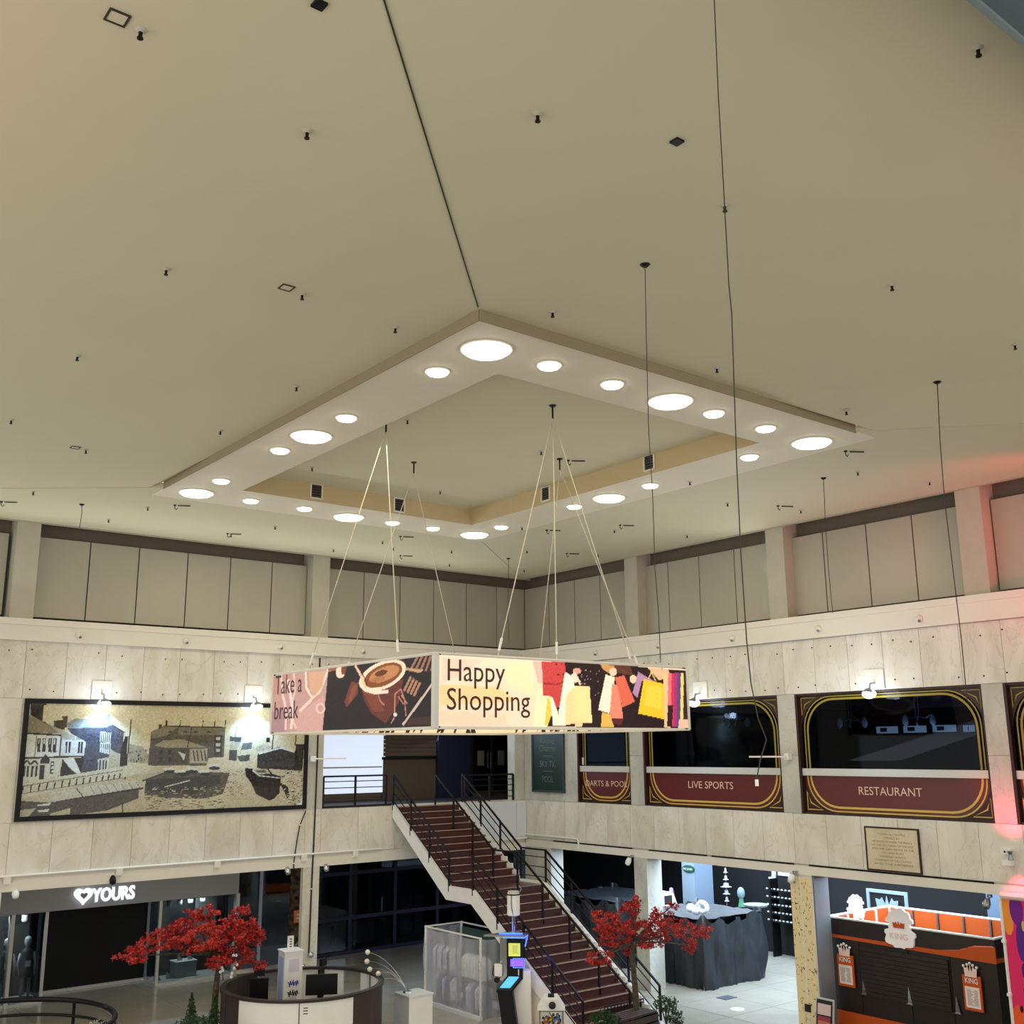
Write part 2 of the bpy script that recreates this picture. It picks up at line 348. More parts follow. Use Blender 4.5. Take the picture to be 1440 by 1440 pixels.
build('drop_edge', MB().box(X0, 14.58, Y0-.012, Y0, zf-.03, zc-.005), MT['drop_edge_paint'], rt)
# bulkhead corner near the camera
q0, q1 = Z(1365, 0, 10.2), Z(1440, 63, 10.2); dq = q1-q0
bk = [q0-dq*6, q1+dq*6, q1+dq*6+np.array([5, -4, 0]), q0-dq*6+np.array([5, -4, 0])]
tb = struct('trim_2', MB().prism(bk, (0, 0, .68)), slate)
nn = np.array([5, -4, 0])/6.4
build('edge_lip', MB().prism([q0-dq*6-nn*.0, q1+dq*6, q1+dq*6+nn*.06, q0-dq*6+nn*.06], (0, 0, -.03)), mat('slate_lip', (120, 134, 138), .6), tb)
# ---- wall_left / wall_right backing with openings
wl = struct('wall_left', MB().box(3.2, XR+.4, YL+.03, YL+.35, 6.94, 8.3).box(3.2, 13.15, YL+.03, YL+.35, 4.37, 6.94).box(19.34, XR+.4, YL+.03, YL+.35, 4.37, 6.94)
            .box(3.2, XR+.4, YL+.03, YL+.45, 3.0, 4.37).box(12.69, 13.13, YL, YL+.14, 0, 3.0).box(5.35, 5.83, YL, YL+.14, 0, 3.0), marb, at=(11, YL, 0))
WW = [(22.12, 20.07), (19.58, 15.27), (14.79, 10.45), (10.02, 5.7)]
wr_ = MB().box(XR+.03, XR+.35, 3.5, YL, 6.94, 8.3).box(XR+.03, XR+.45, 3.5, YL, 3.1, 4.37)
ys = [YL]+[k for p in WW for k in p]
for k in range(0, 8, 2): wr_.box(XR+.03, XR+.35, ys[k], ys[k+1], 4.37, 6.94)
wr_.box(XR, XR+.45, 23.3, YL, 0, 3.1)
for y0, y1 in ((19.59, 20.04), (14.65, 15.16), (9.75, 10.4)): wr_.box(XR, XR+.52, y0, y1, 0, 3.1)
wr = struct('wall_right', wr_, marbg, at=(XR, 15, 0))
def panels(par, side, a, z0, z1, m, d=.03, g=.004):
    for s0, s1 in zip(a[:-1], a[1:]):
        s0, s1 = sorted((s0, s1)); mb = MB()
        if side == 'L': mb.box(s0+g, s1-g, YL, YL+d, z0+g, z1-g)
        else: mb.box(XR, XR+d, s0+g, s1-g, z0+g, z1-g)
        build('marble_slab', mb, m, par)
panels(wl, 'L', np.r_[3.2, 4.1, 5.0, np.linspace(5.87, 12.69, 9), 13.13, np.linspace(14.2, XR, 6)], 6.94, 8.18, marb)
panels(wl, 'L', np.r_[3.2, 4.1, 5.0, np.linspace(5.87, 12.69, 9), 13.13, np.linspace(14.2, XR, 6)], 3.28, 4.37, marb)
panels(wl, 'L', [3.2, 4.4, 5.9], 4.37, 6.94, marb); panels(wl, 'L', [12.7, 13.15], 4.37, 6.94, marbg); panels(wl, 'L', [19.34, XR], 4.37, 6.94, marbg)
panels(wl, 'L', [5.9, 7.6, 9.3, 11.0, 12.7], 4.37, 6.94, marb)
yr = np.r_[YL, np.linspace(YL-.9, 4.0, 24)]
panels(wr, 'R', yr, 6.94, 8.12, marb); panels(wr, 'R', yr, 3.32, 4.37, marb)
panels(wr, 'R', [YL, 23.3, 22.12], 4.37, 6.94, marbg)
for a, c in ((20.07, 19.58), (15.27, 14.79), (10.45, 10.02)): panels(wr, 'R', [a, c], 4.37, 5.6, marbg); panels(wr, 'R', [a, c], 5.6, 6.94, marbg)
# soffit beams with groove
sb = MB().box(3.2, XR, YL-.01, YL+.4, 3.0, 3.2).box(3.2, XR, YL+.02, YL+.4, 3.2, 3.28)
tr3 = struct('trim_3', sb, beam)
sbr = MB().box(XR-.0, XR+.45, 3.5, YL-.02, 3.1, 3.28); tr4 = struct('trim_4', sbr, beam)
gm = MB()
for a, c in ((23.2, 20.1), (19.5, 17.6), (17.45, 15.1), (14.7, 10.6)): gm.box(XR-.004, XR+.02, a, c, 3.285, 3.315)
build('shadow_groove', gm, dark, tr4)
# cornice beams below attic
for k, mb in ((5, MB().box(3.2, XR, YL-.14, YL+.36, 8.5, 8.64).box(3.2, XR, YL-.11, YL+.3, 8.17, 8.5)), (6, MB().box(XR-.14, XR+.36, 3.5, YL, 8.5, 8.64).box(XR-.11, XR+.3, 3.5, YL, 8.13, 8.5))):
    struct(f'trim_{k}', mb, beam)
# attic bands
at_l = struct('wall_attic_left', MB().box(2, XA+.3, YA+.2, YA+.3, 8.6, 11.3), cove)
at_r = struct('wall_attic_right', MB().box(XA+.2, XA+.3, 3.5, YA+.3, 8.6, 11.3), cove)
struct('trim_7', MB().box(2, XR+.5, YA+.12, YA+.2, 8.64, 8.73).box(XA+.12, XA+.2, 3.5, YA+.2, 8.64, 8.73), dark)
struct('ceiling_cove', MB().box(2, XA+.4, YL+.0, YA+.4, 10.95, 11.05).box(XR, XA+.4, 3.5, YA+.2, 10.95, 11.05), cove)
struct('trim_8', MB().box(2, XR+.3, YL-.02, YL+.06, 10.78, 10.95).box(XR-.02, XR+.06, 3.5, YL, 10.78, 10.95), mat('cove_edge', (176, 168, 150), .7))
def attic_panels(side, xs):
    for s0, s1 in zip(xs[:-1], xs[1:]):
        s0, s1 = sorted((s0, s1)); g = .014; mb = MB()
        if side == 'L': mb.box(s0+g, s1-g, YA, YA+.05, 8.74, 10.54)
        else: mb.box(XA, XA+.05, s0+g, s1-g, 8.74, 10.54)
        build('attic_panel', mb, attic, at_l if side == 'L' else at_r)
attic_panels('L', [2.0, 3.1, 4.25, 5.39]); attic_panels('L', [6.0, 7.14, 8.27, 9.46, 10.56, 11.69, 12.68])
attic_panels('L', [13.2, 14.41, 15.57, 16.7, 17.85, 18.96, XA])
attic_panels('R', [YA, 23.63, 22.48, 21.4, 20.09]); attic_panels('R', [19.63, 18.79, 17.72, 16.57, 15.35]); attic_panels('R', [14.9, 13.99, 12.87, 11.77, 10.62]); attic_panels('R', [10.05, 8.95, 7.85, 6.7, 5.6])
for x0, x1 in ((5.46, 5.95), (12.69, 13.18)): build('pilaster', MB().box(x0, x1, YL+.02, YA+.2, 8.64, 10.9), pilm, at_l)
for x0, x1 in ((19.6, 20.07), (14.83, 15.33), (10.07, 10.59), (5.3, 5.8)): build('pilaster', MB().box(XR+.02, XA+.2, x0, x1, 8.64, 10.9), pilm, at_r)
# studs on the marble
st = MB(); sr = MB()
for k in range(34):
    x = 3.6+k*.48
    for z in (7.95, 7.12):
        if rng.random() < .85: st.lathe((x+rng.uniform(-.06, .06), YL-.004, z+rng.uniform(-.04, .04)), [(.018, 0), (.014, .012)], 6, (0, -1, 0))
    y = 23.8-k*.48
    for z in (7.9, 7.1):
        if rng.random() < .85: sr.lathe((XR-.004, y+rng.uniform(-.06, .06), z+rng.uniform(-.04, .04)), [(.018, 0), (.014, .012)], 6, (-1, 0, 0))
T(build('fixing_stud', st, blackm, wl), kind='stuff'); T(build('fixing_stud', sr, blackm, wr), kind='stuff')
# mall behind and below: upper slab, back walls
struct('floor_upper', MB().box(3, 27.5, YL+.45, 31, 3.35, 4.37).box(XR+.45, 27.5, 3.5, YL+.45, 3.35, 4.37), mat('upper_floor', (44, 36, 34), .7))
struct('ceiling_upper', MB().box(3, 27.5, YL+.35, 31, 7.3, 7.4).box(XR+.35, 27.5, 3.5, YL+.35, 7.3, 7.4), mat('upper_soffit', (150, 148, 140), .8))
struct('wall_back_left', MB().box(3, 27.5, 30.6, 30.8, -.03, 3.35), dk2)
struct('wall_back_right', MB().box(27.2, 27.4, 3.5, 30.6, -.03, 7.3), dk2)
struct('wall_back_upper', MB().box(13.0, 22.6, 27.2, 27.35, 4.37, 7.3), brown)
struct('wall_side_upper', MB().box(13.0, 13.15, YL+.35, 27.2, 4.37, 7.3).box(22.4, 22.6, YL+.45, 27.2, 4.37, 7.3), dk2)
struct('wall_pub_side', MB().box(XR+.35, 27.2, 22.5, 22.6, 4.37, 7.3).box(XR+.35, 27.2, 4.5, 4.6, 4.37, 7.3), dk2)
struct('wall_side_ground', MB().box(2.9, 3.05, 24.8, 30.6, -.03, 3.35), dk2)
# ================================================================ ceiling fittings
BIG = [(7.6, 10.12, 'in the near corner'), (7.6, 19.68, 'in the left corner'), (14.5, 10.2, 'in the right corner'), (14.5, 19.8, 'in the far corner'),
       (7.6, 14.87, 'halfway along the near left side'), (11.0, 10.13, 'halfway along the near right side'), (11.12, 19.85, 'halfway along the far left side'), (14.5, 15.15, 'halfway along the far right side')]
for x, y, wd in BIG:
    t = thing('downlight', (x, y, zf-.02), f'large round glowing downlight {wd} of the square light ring', 'downlight', 'large downlights of the ring')
    build('lens', MB().lathe((x, y, zf-.035), [(.16, -.04), (.27, -.025), (.32, .012)], 32), lampm, t)
    build('rim', MB().lathe((x, y, zf-.022), [(.34, 0), (.345, .014)], 32), ringm, t)
SM = []
for x, y, wd in [(7.55, 11.16, 'left of the near corner downlight'), (7.57, 13.67, 'just before the middle of the near left side'), (7.56, 15.92, 'just past the middle of the near left side'), (7.6, 18.48, 'beside the left corner downlight on the near side'),
     (8.6, 10.06, 'right of the near corner downlight'), (9.79, 10.1, 'just before the middle of the near right side'), (11.95, 10.12, 'just past the middle of the near right side'), (13.21, 10.14, 'beside the right corner downlight on the near side'),
     (14.35, 11.4, 'beside the right corner downlight on the far side'), (14.42, 13.9, 'just before the middle of the far right side'), (14.43, 16.14, 'just past the middle of the far right side'), (14.46, 18.71, 'right of the far corner downlight'),
     (8.74, 19.66, 'beside the left corner downlight on the far side'), (9.95, 19.66, 'just before the middle of the far left side'), (12.2, 19.78, 'just past the middle of the far left side'), (13.28, 19.76, 'left of the far corner downlight')]:
    t = thing('downlight', (x, y, zf-.02), f'small round downlight {wd}', 'downlight', 'small downlights of the ring')
    build('lens', MB().lathe((x, y, zf-.035), [(.08, -.03), (.13, -.018), (.155, .012)], 24), lampm, t)
    build('rim', MB().lathe((x, y, zf-.022), [(.17, 0), (.175, .014)], 24), ringm, t)
def czone(px_, py_):
    zn_, z_ = czone_(px_, py_)
    if z_ == zc:
        p = Z(px_, py_, zc)
        if px_ < 600: d = L1[1]+(p[0]-L1[0])*(PL[1]-L1[1])/(PL[0]-L1[0])-p[1]
        else: d = R1[0]+(p[1]-R1[1])*(PR[0]-R1[0])/(PR[1]-R1[1])-p[0]
        z_ = zf+(zc-zf)*min(max(d/2.5, 0), 1)
    return zn_, z_
def czone_(px_, py_):
    p = Z(px_, py_, zf)
    if a0 < p[0] < a1+.3 and b0 < p[1] < b1: return 'inside the light ring recess', 11.16
    if (p[0] > 6.95 and p[1] > 9.4 and (p[0] > 14.55 or p[1] > 19.6)):
        return ('between the light ring and left wall' if px_ < 690 else 'between the light ring and right wall'), zf
    return ('above left of the light ring' if px_ < 640 else 'above right of the light ring'), zc
SPR = [(198, 42), (432, 184), (756, 160), (1375, 67), (1019, 288), (234, 378), (425, 413), (777, 438), (1254, 400), (109, 500), (556, 460), (1008, 517), (1427, 484), (16, 590), (417, 543), (310, 605), (121, 632), (1190, 577), (573, 590), (439, 657), (619, 690), (761, 634),
       (47, 691), (208, 713), (153, 730), (325, 751), (387, 740), (469, 772), (538, 761), (553, 770), (635, 774), (632, 793), (970, 677), (1023, 707), (1126, 717), (1206, 663), (864, 745), (734, 741), (741, 774), (841, 779), (966, 752), (737, 801), (1307, 677)]
HOOK = [(246, 710, 12), (320, 750, -1), (563, 754, 1), (563, 781, 1), (799, 647, 1), (1094, 711, 1), (1189, 634, 1), (872, 738, 1), (769, 745, 1), (797, 778, 1), (2, 705, 1)]
zones = {}
for p in SPR: zones.setdefault(czone(*p)[0], []).append(p)
sp0 = None
for zn, P in zones.items():
    P.sort()
    for i, (x, y) in enumerate(P):
        zz = czone(x, y)[1]; p = Z(x, y, zz)
        if len(P) > 14: lb = f'{"near" if y < 0 else ""}'
        half = P if len(P) <= 12 else (P[:len(P)//2] if i < len(P)//2 else P[len(P)//2:])
        if half is P: lb = f'dark ceiling sprinkler, {ordn(i, 0)} from the left of those {zn}'
        elif i < len(P)//2: lb = f'dark ceiling sprinkler, {ordn(i, 0)} from the left of those {zn}'
        else: lb = f'dark ceiling sprinkler, {ordn(len(P)-1-i, 0)} from the right of those {zn}'
        if sp0 is None:
            sp0 = thing('sprinkler_head', (p[0], p[1], zz), lb, 'sprinkler', 'ceiling sprinkler heads')
            build('escutcheon', MB().lathe((p[0], p[1], zz-.022), [(.02, 0), (.045, .02), (.045, .03)], 12), pilm, sp0)
            build('body', MB().lathe((p[0], p[1], zz-.075), [(.024, 0), (.024, .01), (.014, .014), (.016, .06)], 8), blackm, sp0)
        else: dup(sp0, (p[0], p[1], zz), lb)
for i, (x, y, k) in enumerate(sorted(HOOK)):
    zz = czone(x, y)[1]; p = Z(x, y, zz)
    mb = MB().lathe((p[0], p[1], zz-.02), [(.03, 0), (.03, .03)], 8).tube([(p[0], p[1], zz-.01), (p[0], p[1], zz-.07), (p[0]+.03, p[1], zz-.1), (p[0]+.06, p[1]-.01, zz-.06)], .009, 5).tube([(p[0]+.05, p[1]-.05, zz-.02), (p[0]+.25, p[1]-.2, zz-.025)], .012, 5)
    lbs = ('at the left edge above the left wall', 'just below the left corner downlight', 'above the second attic bay of the left wall', 'upper one above the ring far left side lights', 'lower one above the left attic near the corner', 'beside the far corner over the right wall', 'near the ceiling corner on the right', 'over the lightbox inside the ring recess', 'beside the paired sprinklers right of the ring', 'over the second attic bay of the right wall', 'below the right corner downlight')
    build('ceiling_hook', mb, blackm, label=f'dark ceiling hook {lbs[i]}', cat='hook', group='ceiling hooks')
for (x, y), lb in (((165, 24), 'square access hatch outline in the top left ceiling'), ((403, 404), 'small square access hatch left of the light ring'), ((106, 629), 'small flat hatch near the left edge of the ceiling')):
    p = Z(x, y, zc); t = thing('access_hatch', (p[0], p[1], zc), lb, 'hatch', 'ceiling access hatches')
    build('frame', MB().box(p[0]-.075, p[0]+.075, p[1]-.075, p[1]-.062, zc-.012, zc).box(p[0]-.075, p[0]+.075, p[1]+.062, p[1]+.075, zc-.012, zc).box(p[0]-.075, p[0]-.062, p[1]-.06, p[1]+.06, zc-.012, zc).box(p[0]+.062, p[0]+.075, p[1]-.06, p[1]+.06, zc-.012, zc), wire_d, t)
    build('flap', MB().box(p[0]-.06, p[0]+.06, p[1]-.06, p[1]+.06, zc-.006, zc), ceilm, t)
for (x, y), lb in (((449, 5), 'dark square cover plate at the top edge, left of the seam'), ((952, 198), 'dark square cover plate right of the roof seam')):
    p = Z(x, y, zc); build('cover_plate', MB().box(p[0]-.045, p[0]+.045, p[1]-.045, p[1]+.045, zc-.02, zc), blackm, label=lb, cat='plate', group='ceiling cover plates')
def vent(o, dr, nx, label):
    o = np.array(o); dr = np.array(dr, float); nx = np.array(nx, float); t = thing('air_vent', o, label, 'vent', 'air vents in the ring recess'); wv, hv = .13, .15
    fr = MB()
    for s in (-1, 1):
        fr.prism([o+dr*(s*wv-.015)-UP*hv, o+dr*(s*wv+.015)-UP*hv, o+dr*(s*wv+.015)+UP*hv, o+dr*(s*wv-.015)+UP*hv], nx*.03)
        fr.prism([o-dr*wv+UP*(s*hv-.015), o+dr*wv+UP*(s*hv-.015), o+dr*wv+UP*(s*hv+.015), o-dr*wv+UP*(s*hv+.015)], nx*.03)
    build('frame', fr, beam, t); bkm = MB().prism([o-dr*wv-UP*hv, o+dr*wv-UP*hv, o+dr*wv+UP*hv, o-dr*wv+UP*hv], nx*.006); build('backing', bkm, dk2, t)
    for k in range(5):
        z = -.11+k*.055; build('slat', MB().prism([o-dr*.11+UP*(z-.006), o+dr*.11+UP*(z-.006), o+dr*.11+UP*(z+.006), o-dr*.11+UP*(z+.006)], nx*.022), brown, t)
vent(L(444.5, 691, b1-.003), RL, (0, -1, 0), 'left one of the two vents in the far left recess face'); vent(L(561, 710.5, b1-.003), RL, (0, -1, 0), 'right one of the two vents in the far left recess face')
vent(R(768, 694.5, a1-.003), RR, (-1, 0, 0), 'left one of the two vents in the far right recess face'); vent(R(913.5, 650.5, a1-.003), RR, (-1, 0, 0), 'right one of the two vents in the far right recess face')
# round half-globe lamps on the cornice
k = 0
for x, y in ((111, 893), (261, 901), (394, 909), (510, 915)):
    p = L(x, y, YL-.11); t = thing('cornice_lamp', p, f'small round lamp on the left wall cornice, {ordn(k, 0)} from the left', 'lamp', 'cornice lamps left')
    build('hood', MB().lathe(p, [(.075, 0), (.07, .03), (.04, .07), (.01, .08)], 12, (0, -1, 0)), beam, t, smooth=True); build('bulb', MB().ball(p+[.02, -.05, -.05], .035, 8), steel, t); k += 1
k = 0
for x, y in ((838, 918), (926, 908), (1030, 898), (1151, 884), (1293, 870)):
    p = R(x, y, XR-.11); t = thing('cornice_lamp', p, f'small round lamp on the right wall cornice, {ordn(k, 0)} from the left', 'lamp', 'cornice lamps right')
    build('hood', MB().lathe(p, [(.075, 0), (.07, .03), (.04, .07), (.01, .08)], 12, (-1, 0, 0)), beam, t, smooth=True); build('bulb', MB().ball(p+[-.05, -.02, -.05], .035, 8), steel, t); k += 1
# ================================================================ hanging lightbox
BX0, BY0, BX1, BY1, BZ0, BZ1 = 8.47, 12.52, 13.71, 17.72, 6.1, 7.14
bx = thing('banner_lightbox', ((BX0+BX1)/2, (BY0+BY1)/2, BZ0), 'hanging square advertising lightbox reading Take a break and Happy Shopping', 'sign')
def mapL(x, y):   # left face, viewed from -X : u grows towards -Y
    p = R(x, y, BX0); return (BY1-p[1])/(BY1-BY0), (BZ1-p[2])/(BZ1-BZ0)
def mapRr(x, y):
    p = L(x, y, BY0); return (p[0]-BX0)/(BX1-BX0), (BZ1-p[2])/(BZ1-BZ0)
c1 = Canvas(300, 78, mapL, (38, 32, 36)); q = crop(370, 900, 5.538)
c1.poly(q([(40, 200), (512, 180), (462, 720), (40, 730)]), (190, 150, 146)); c1.poly(q([(40, 200), (250, 190), (150, 430), (40, 420)]), (186, 142, 132)); c1.poly(q([(40, 560), (200, 540), (180, 730), (40, 730)]), (168, 132, 138))
c1.poly(q([(250, 600), (470, 430), (465, 720), (260, 720)]), (204, 160, 156))
c1.line(q([(135, 255), (150, 430), (180, 560), (170, 710)]), (226, 196, 188), 5); c1.line(q([(235, 240), (245, 400), (205, 560), (255, 700)]), (222, 190, 184), 4); c1.line(q([(190, 300), (230, 560), (215, 700)]), (228, 204, 196), 6)
c1.line(q([(330, 230), (335, 370), (380, 450), (440, 400), (480, 300), (505, 220)]), (232, 206, 192), 4); c1.poly(q([(355, 240), (485, 235), (460, 360), (400, 440), (360, 380)]), (206, 164, 136)); c1.line(q([(380, 460), (280, 560)]), (230, 200, 190), 5); c1.ell(*q([(445, 535)])[0], 7, 8, (224, 190, 186)); c1.ell(*q([(447, 535)])[0], 4, 5, (196, 150, 150))
c1.poly(q([(515, 190), (560, 185), (575, 230), (510, 240)]), (150, 92, 66)); c1.ell(*q([(603, 240)])[0], 6.5, 9.5, (226, 206, 190)); c1.poly(q([(610, 195), (655, 190), (640, 260), (612, 262)]), (120, 62, 48))
c1.poly(q([(690, 320), (745, 330), (740, 420), (650, 530), (635, 480)]), (112, 60, 50)); c1.poly(q([(700, 350), (740, 350), (690, 480), (660, 500)]), (134, 74, 56))
c1.poly(q([(760, 330), (1100, 300), (1060, 500), (960, 660), (850, 580), (790, 470)]), (98, 50, 44)); c1.poly(q([(780, 400), (900, 420), (950, 560), (860, 560)]), (122, 64, 48))
c1.ell(*q([(935, 270)])[0], 36, 19.5, (236, 214, 190), rot=-.45); c1.ell(*q([(940, 268)])[0], 29.5, 15, (128, 74, 44), rot=-.45); c1.ell(*q([(950, 258)])[0], 23, 10, (186, 128, 84), rot=-.4); c1.ell(*q([(925, 250)])[0], 9, 4, (96, 52, 38), rot=-.3); c1.ell(*q([(900, 300)])[0], 10, 4, (166, 112, 76), rot=-.3)
c1.line(q([(720, 185), (765, 270), (805, 375)]), (222, 190, 160), 3.5); c1.line(q([(735, 190), (790, 280), (820, 360)]), (70, 36, 30), 1.5); c1.line(q([(755, 320), (790, 385), (880, 410), (980, 400)]), (238, 214, 194), 4)
for k in range(5): c1.line(q([(1150+k*42, 235), (1215+k*34, 115)]), (150, 108, 88), 3.4)
c1.poly(q([(1110, 205), (1260, 225), (1230, 250), (1120, 225)]), (190, 150, 118))
for k in range(4): c1.line(q([(1105+k*26, 395+k*14), (1160+k*24, 280+k*16)]), (168, 124, 100), 3.5)
c1.line(q([(1095, 672), (1335, 330)]), (196, 178, 168), 3.2)
for P in ([(1030, 590), (1035, 420), (1080, 380), (1110, 470), (1120, 600)], [(900, 420), (920, 480), (950, 510)], [(1060, 440), (1100, 500)], [(1085, 430), (1130, 500)], [(1000, 660), (1030, 610)]): c1.line(q(P), (188, 124, 112), 1.6)
c1.ell(*q([(1035, 588)])[0], 2.5, 3, (230, 210, 205)); c1.poly(q([(1150, 620), (1330, 600), (1330, 668), (1120, 672)]), (62, 44, 42)); c1.noise(3)
c2 = Canvas(330, 66, mapRr, (246, 222, 196)); q = crop(600, 900, 3.789)
c2.poly(q([(60, 70), (600, 100), (600, 220), (60, 230)]), (246, 226, 200)); c2.poly(q([(60, 240), (380, 250), (480, 330), (60, 350)]), (248, 208, 146), .8); c2.poly(q([(70, 90), (300, 100), (180, 180), (70, 220)]), (244, 204, 190), .7); c2.poly(q([(400, 110), (560, 120), (570, 300), (430, 240)]), (250, 234, 186), .8); c2.poly(q([(60, 380), (420, 400), (420, 466), (60, 460)]), (246, 210, 184), .8)
c2.poly(q([(560, 105), (620, 110), (615, 230), (590, 230)]), (244, 190, 178)); c2.poly(q([(590, 250), (660, 300), (655, 470), (560, 468)]), (252, 240, 196)); c2.poly(q([(640, 310), (665, 310), (660, 440), (625, 468)]), (236, 206, 84))
c2.poly(q([(735, 105), (930, 115), (1395, 160), (1400, 480), (640, 470), (700, 300)]), (46, 32, 34))
c2.poly(q([(610, 105), (735, 110), (742, 220), (712, 345), (690, 370), (655, 300), (618, 300)]), (204, 72, 72)); c2.line(q([(620, 230), (690, 235), (740, 215)]), (168, 48, 52), 1.5)
for a in (700, 728): c2.ell(*q([(a, 180)])[0], 1.3, 1.3, (90, 30, 36)); c2.ell(*q([(a-10, 122)])[0], 1.3, 1.3, (90, 30, 36))
c2.poly(q([(735, 165), (790, 200), (745, 460), (672, 465), (655, 305), (668, 305), (700, 400)]), (250, 240, 222)); c2.poly(q([(740, 300), (790, 240), (800, 450), (735, 460)]), (240, 216, 160))
c2.line(q([(785, 215), (795, 185), (820, 240)]), (240, 214, 200), 2); c2.ell(*q([(800, 160)])[0], 6, 4.5, (222, 160, 150)); c2.poly(q([(765, 185), (790, 165), (820, 220), (790, 225)]), (232, 216, 196))
c2.poly(q([(780, 240), (868, 248), (882, 450), (792, 450)]), (248, 226, 160)); c2.poly(q([(792, 440), (830, 440), (828, 468), (790, 468)]), (240, 210, 160))
for _ in range(26): c2.ell(*q([(rng.uniform(820, 920), rng.uniform(150, 300))])[0], .7, .7, (190, 160, 180))
c2.poly(q([(925, 120), (1000, 128), (1010, 170), (985, 180), (940, 150)]), (206, 152, 96)); c2.ell(*q([(995, 165)])[0], 5, 6, (244, 206, 180)); c2.poly(q([(1000, 125), (1090, 135), (1100, 180), (1020, 175)]), (96, 60, 44))
c2.poly(q([(955, 180), (1005, 195), (975, 395), (915, 375)]), (250, 234, 214)); c2.poly(q([(990, 230), (1025, 240), (1050, 425), (975, 420)]), (238, 140, 116)); c2.poly(q([(1005, 195), (1055, 185), (1112, 330), (1045, 362)]), (224, 108, 84)); c2.poly(q([(935, 390), (975, 395), (1000, 468), (930, 470)]), (240, 184, 90)); c2.poly(q([(985, 425), (1050, 425), (1040, 460), (1000, 455)]), (96, 44, 48))
c2.ell(*q([(1103, 205)])[0], 5, 6, (246, 206, 176)); c2.poly(q([(1130, 165), (1230, 225), (1150, 215), (1125, 310), (1100, 280)]), (184, 140, 176)); c2.poly(q([(1160, 205), (1285, 235), (1283, 430), (1130, 395)]), (244, 200, 52)); c2.poly(q([(1175, 240), (1260, 250), (1255, 370), (1160, 350)]), (250, 218, 88), .7); c2.line(q([(1185, 205), (1200, 165), (1225, 215)]), (226, 200, 120), 1.4)
c2.poly(q([(1180, 140), (1290, 150), (1310, 200), (1240, 210)]), (236, 190, 150)); c2.poly(q([(1265, 170), (1300, 200), (1305, 480), (1270, 470)]), (242, 200, 150))
for a, cc in ((1300, (236, 120, 130)), (1318, (214, 60, 96)), (1334, (170, 60, 120)), (1350, (110, 70, 130)), (1368, (226, 220, 120)), (1384, (60, 40, 50))): c2.poly(q([(a-9, 170), (a+9, 172), (a+12, 470), (a-12, 468)]), cc)
c2.poly(q([(1290, 350), (1318, 352), (1312, 470), (1285, 468)]), (60, 34, 40)); c2.poly(q([(1350, 425), (1410, 430), (1410, 485), (1345, 480)]), (240, 196, 170)); c2.noise(3)
W5 = BY1-BY0; W6 = BX1-BX0; hh = BZ1-BZ0
def face(o, right, cv, wd, nm, fx, fy, inner):
    o = np.array(o, float); n = np.cross(right, UP); p = build('panel', MB().prism([o, o+right*wd, o+right*wd+UP*hh, o+UP*hh], -n*.1), beam, bx)
    print_mesh('print', cv, o+n*.004+right*.03+UP*.02, right, UP, wd-.06, hh-.04, p, .35, .42, at=None)
    if inner:
        cw = inner
        print_mesh('print', cw, o-n*.104+right*(wd-.03)+UP*.02, -right, UP, wd-.06, hh-.04, p, .35, .42, at=None)
    for (s_, fw, fh, fo, uo) in nm:
        c_ = o+right*fo+UP*uo+n*.006; text('lettering', s_, c_, right, UP, fw, fh, mat('letter_brown', (70, 40, 34), .5), p, .003)
    return p
t1 = [('Take a', 1.02, .33, fx_ := (BY1-R(406, 967, BX0)[1]), R(406, 975, BX0)[2]-BZ0), ('break', .92, .31, BY1-R(403, 1000, BX0)[1], R(403, 1011, BX0)[2]-BZ0)]
hp0, hp1, sh0, sh1 = L(629, 960, BY0), L(710, 960, BY0), L(628, 1000, BY0), L(745, 1000, BY0)
t2 = [('Happy', hp1[0]-hp0[0], .41, (hp0[0]+hp1[0])/2-BX0, L(670, 968.5, BY0)[2]-BZ0-.0), ('Shopping', sh1[0]-sh0[0], .41, (sh0[0]+sh1[0])/2-BX0, L(690, 1009, BY0)[2]-BZ0)]
ia = Canvas(c1.W, c1.H, None, (0, 0, 0)); ia.a = c1.a
face((BX0, BY1, BZ0), RR, c1, W5, t1, 0, 0, c2); face((BX0, BY0, BZ0), RL, c2, W6, t2, 0, 0, c1)
ci = Canvas(330, 66, mapRr, (244, 226, 190)); ci.a[:48] = c2.a[:48]
for k in range(26):
    xx = rng.uniform(.1, .9)*330; ci.raw(np.array([(xx, 58), (xx+3+rng.uniform(0, 5), 60), (xx+rng.uniform(-3, 6), 65), (xx-2, 66)]), (62, 42, 34))
ci.noise(3)
# far panels: outside prints face away, inner face cream with dark letter tails
fp = face((BX1, BY1, BZ0), -RL, c2, W6, [], 0, 0, ci); fq = face((BX1, BY0, BZ0), -RR, c1, W5, [], 0, 0, ci)
build('corner_post', MB().box(BX0-.02, BX0+.06, BY0-.02, BY0+.06, BZ0-.01, BZ1+.01), alum, bx)
build('edge_frame', MB().box(BX0-.015, BX1+.01, BY0-.012, BY0+.1, BZ1, BZ1+.02).box(BX0-.012, BX0+.1, BY0, BY1, BZ1, BZ1+.02).box(BX0-.015, BX1+.01, BY0-.012, BY0+.1, BZ0-.02, BZ0).box(BX0-.012, BX0+.1, BY0, BY1, BZ0-.02, BZ0)
      .box(BX1-.03, BX1+.02, BY0-.02, BY0+.1, BZ0, BZ1).box(BX0-.02, BX0+.1, BY1-.03, BY1+.02, BZ0, BZ1).box(BX0, BX1, BY1-.1, BY1, BZ0-.02, BZ0).box(BX1-.1, BX1, BY0, BY1, BZ0-.02, BZ0), beam, bx)
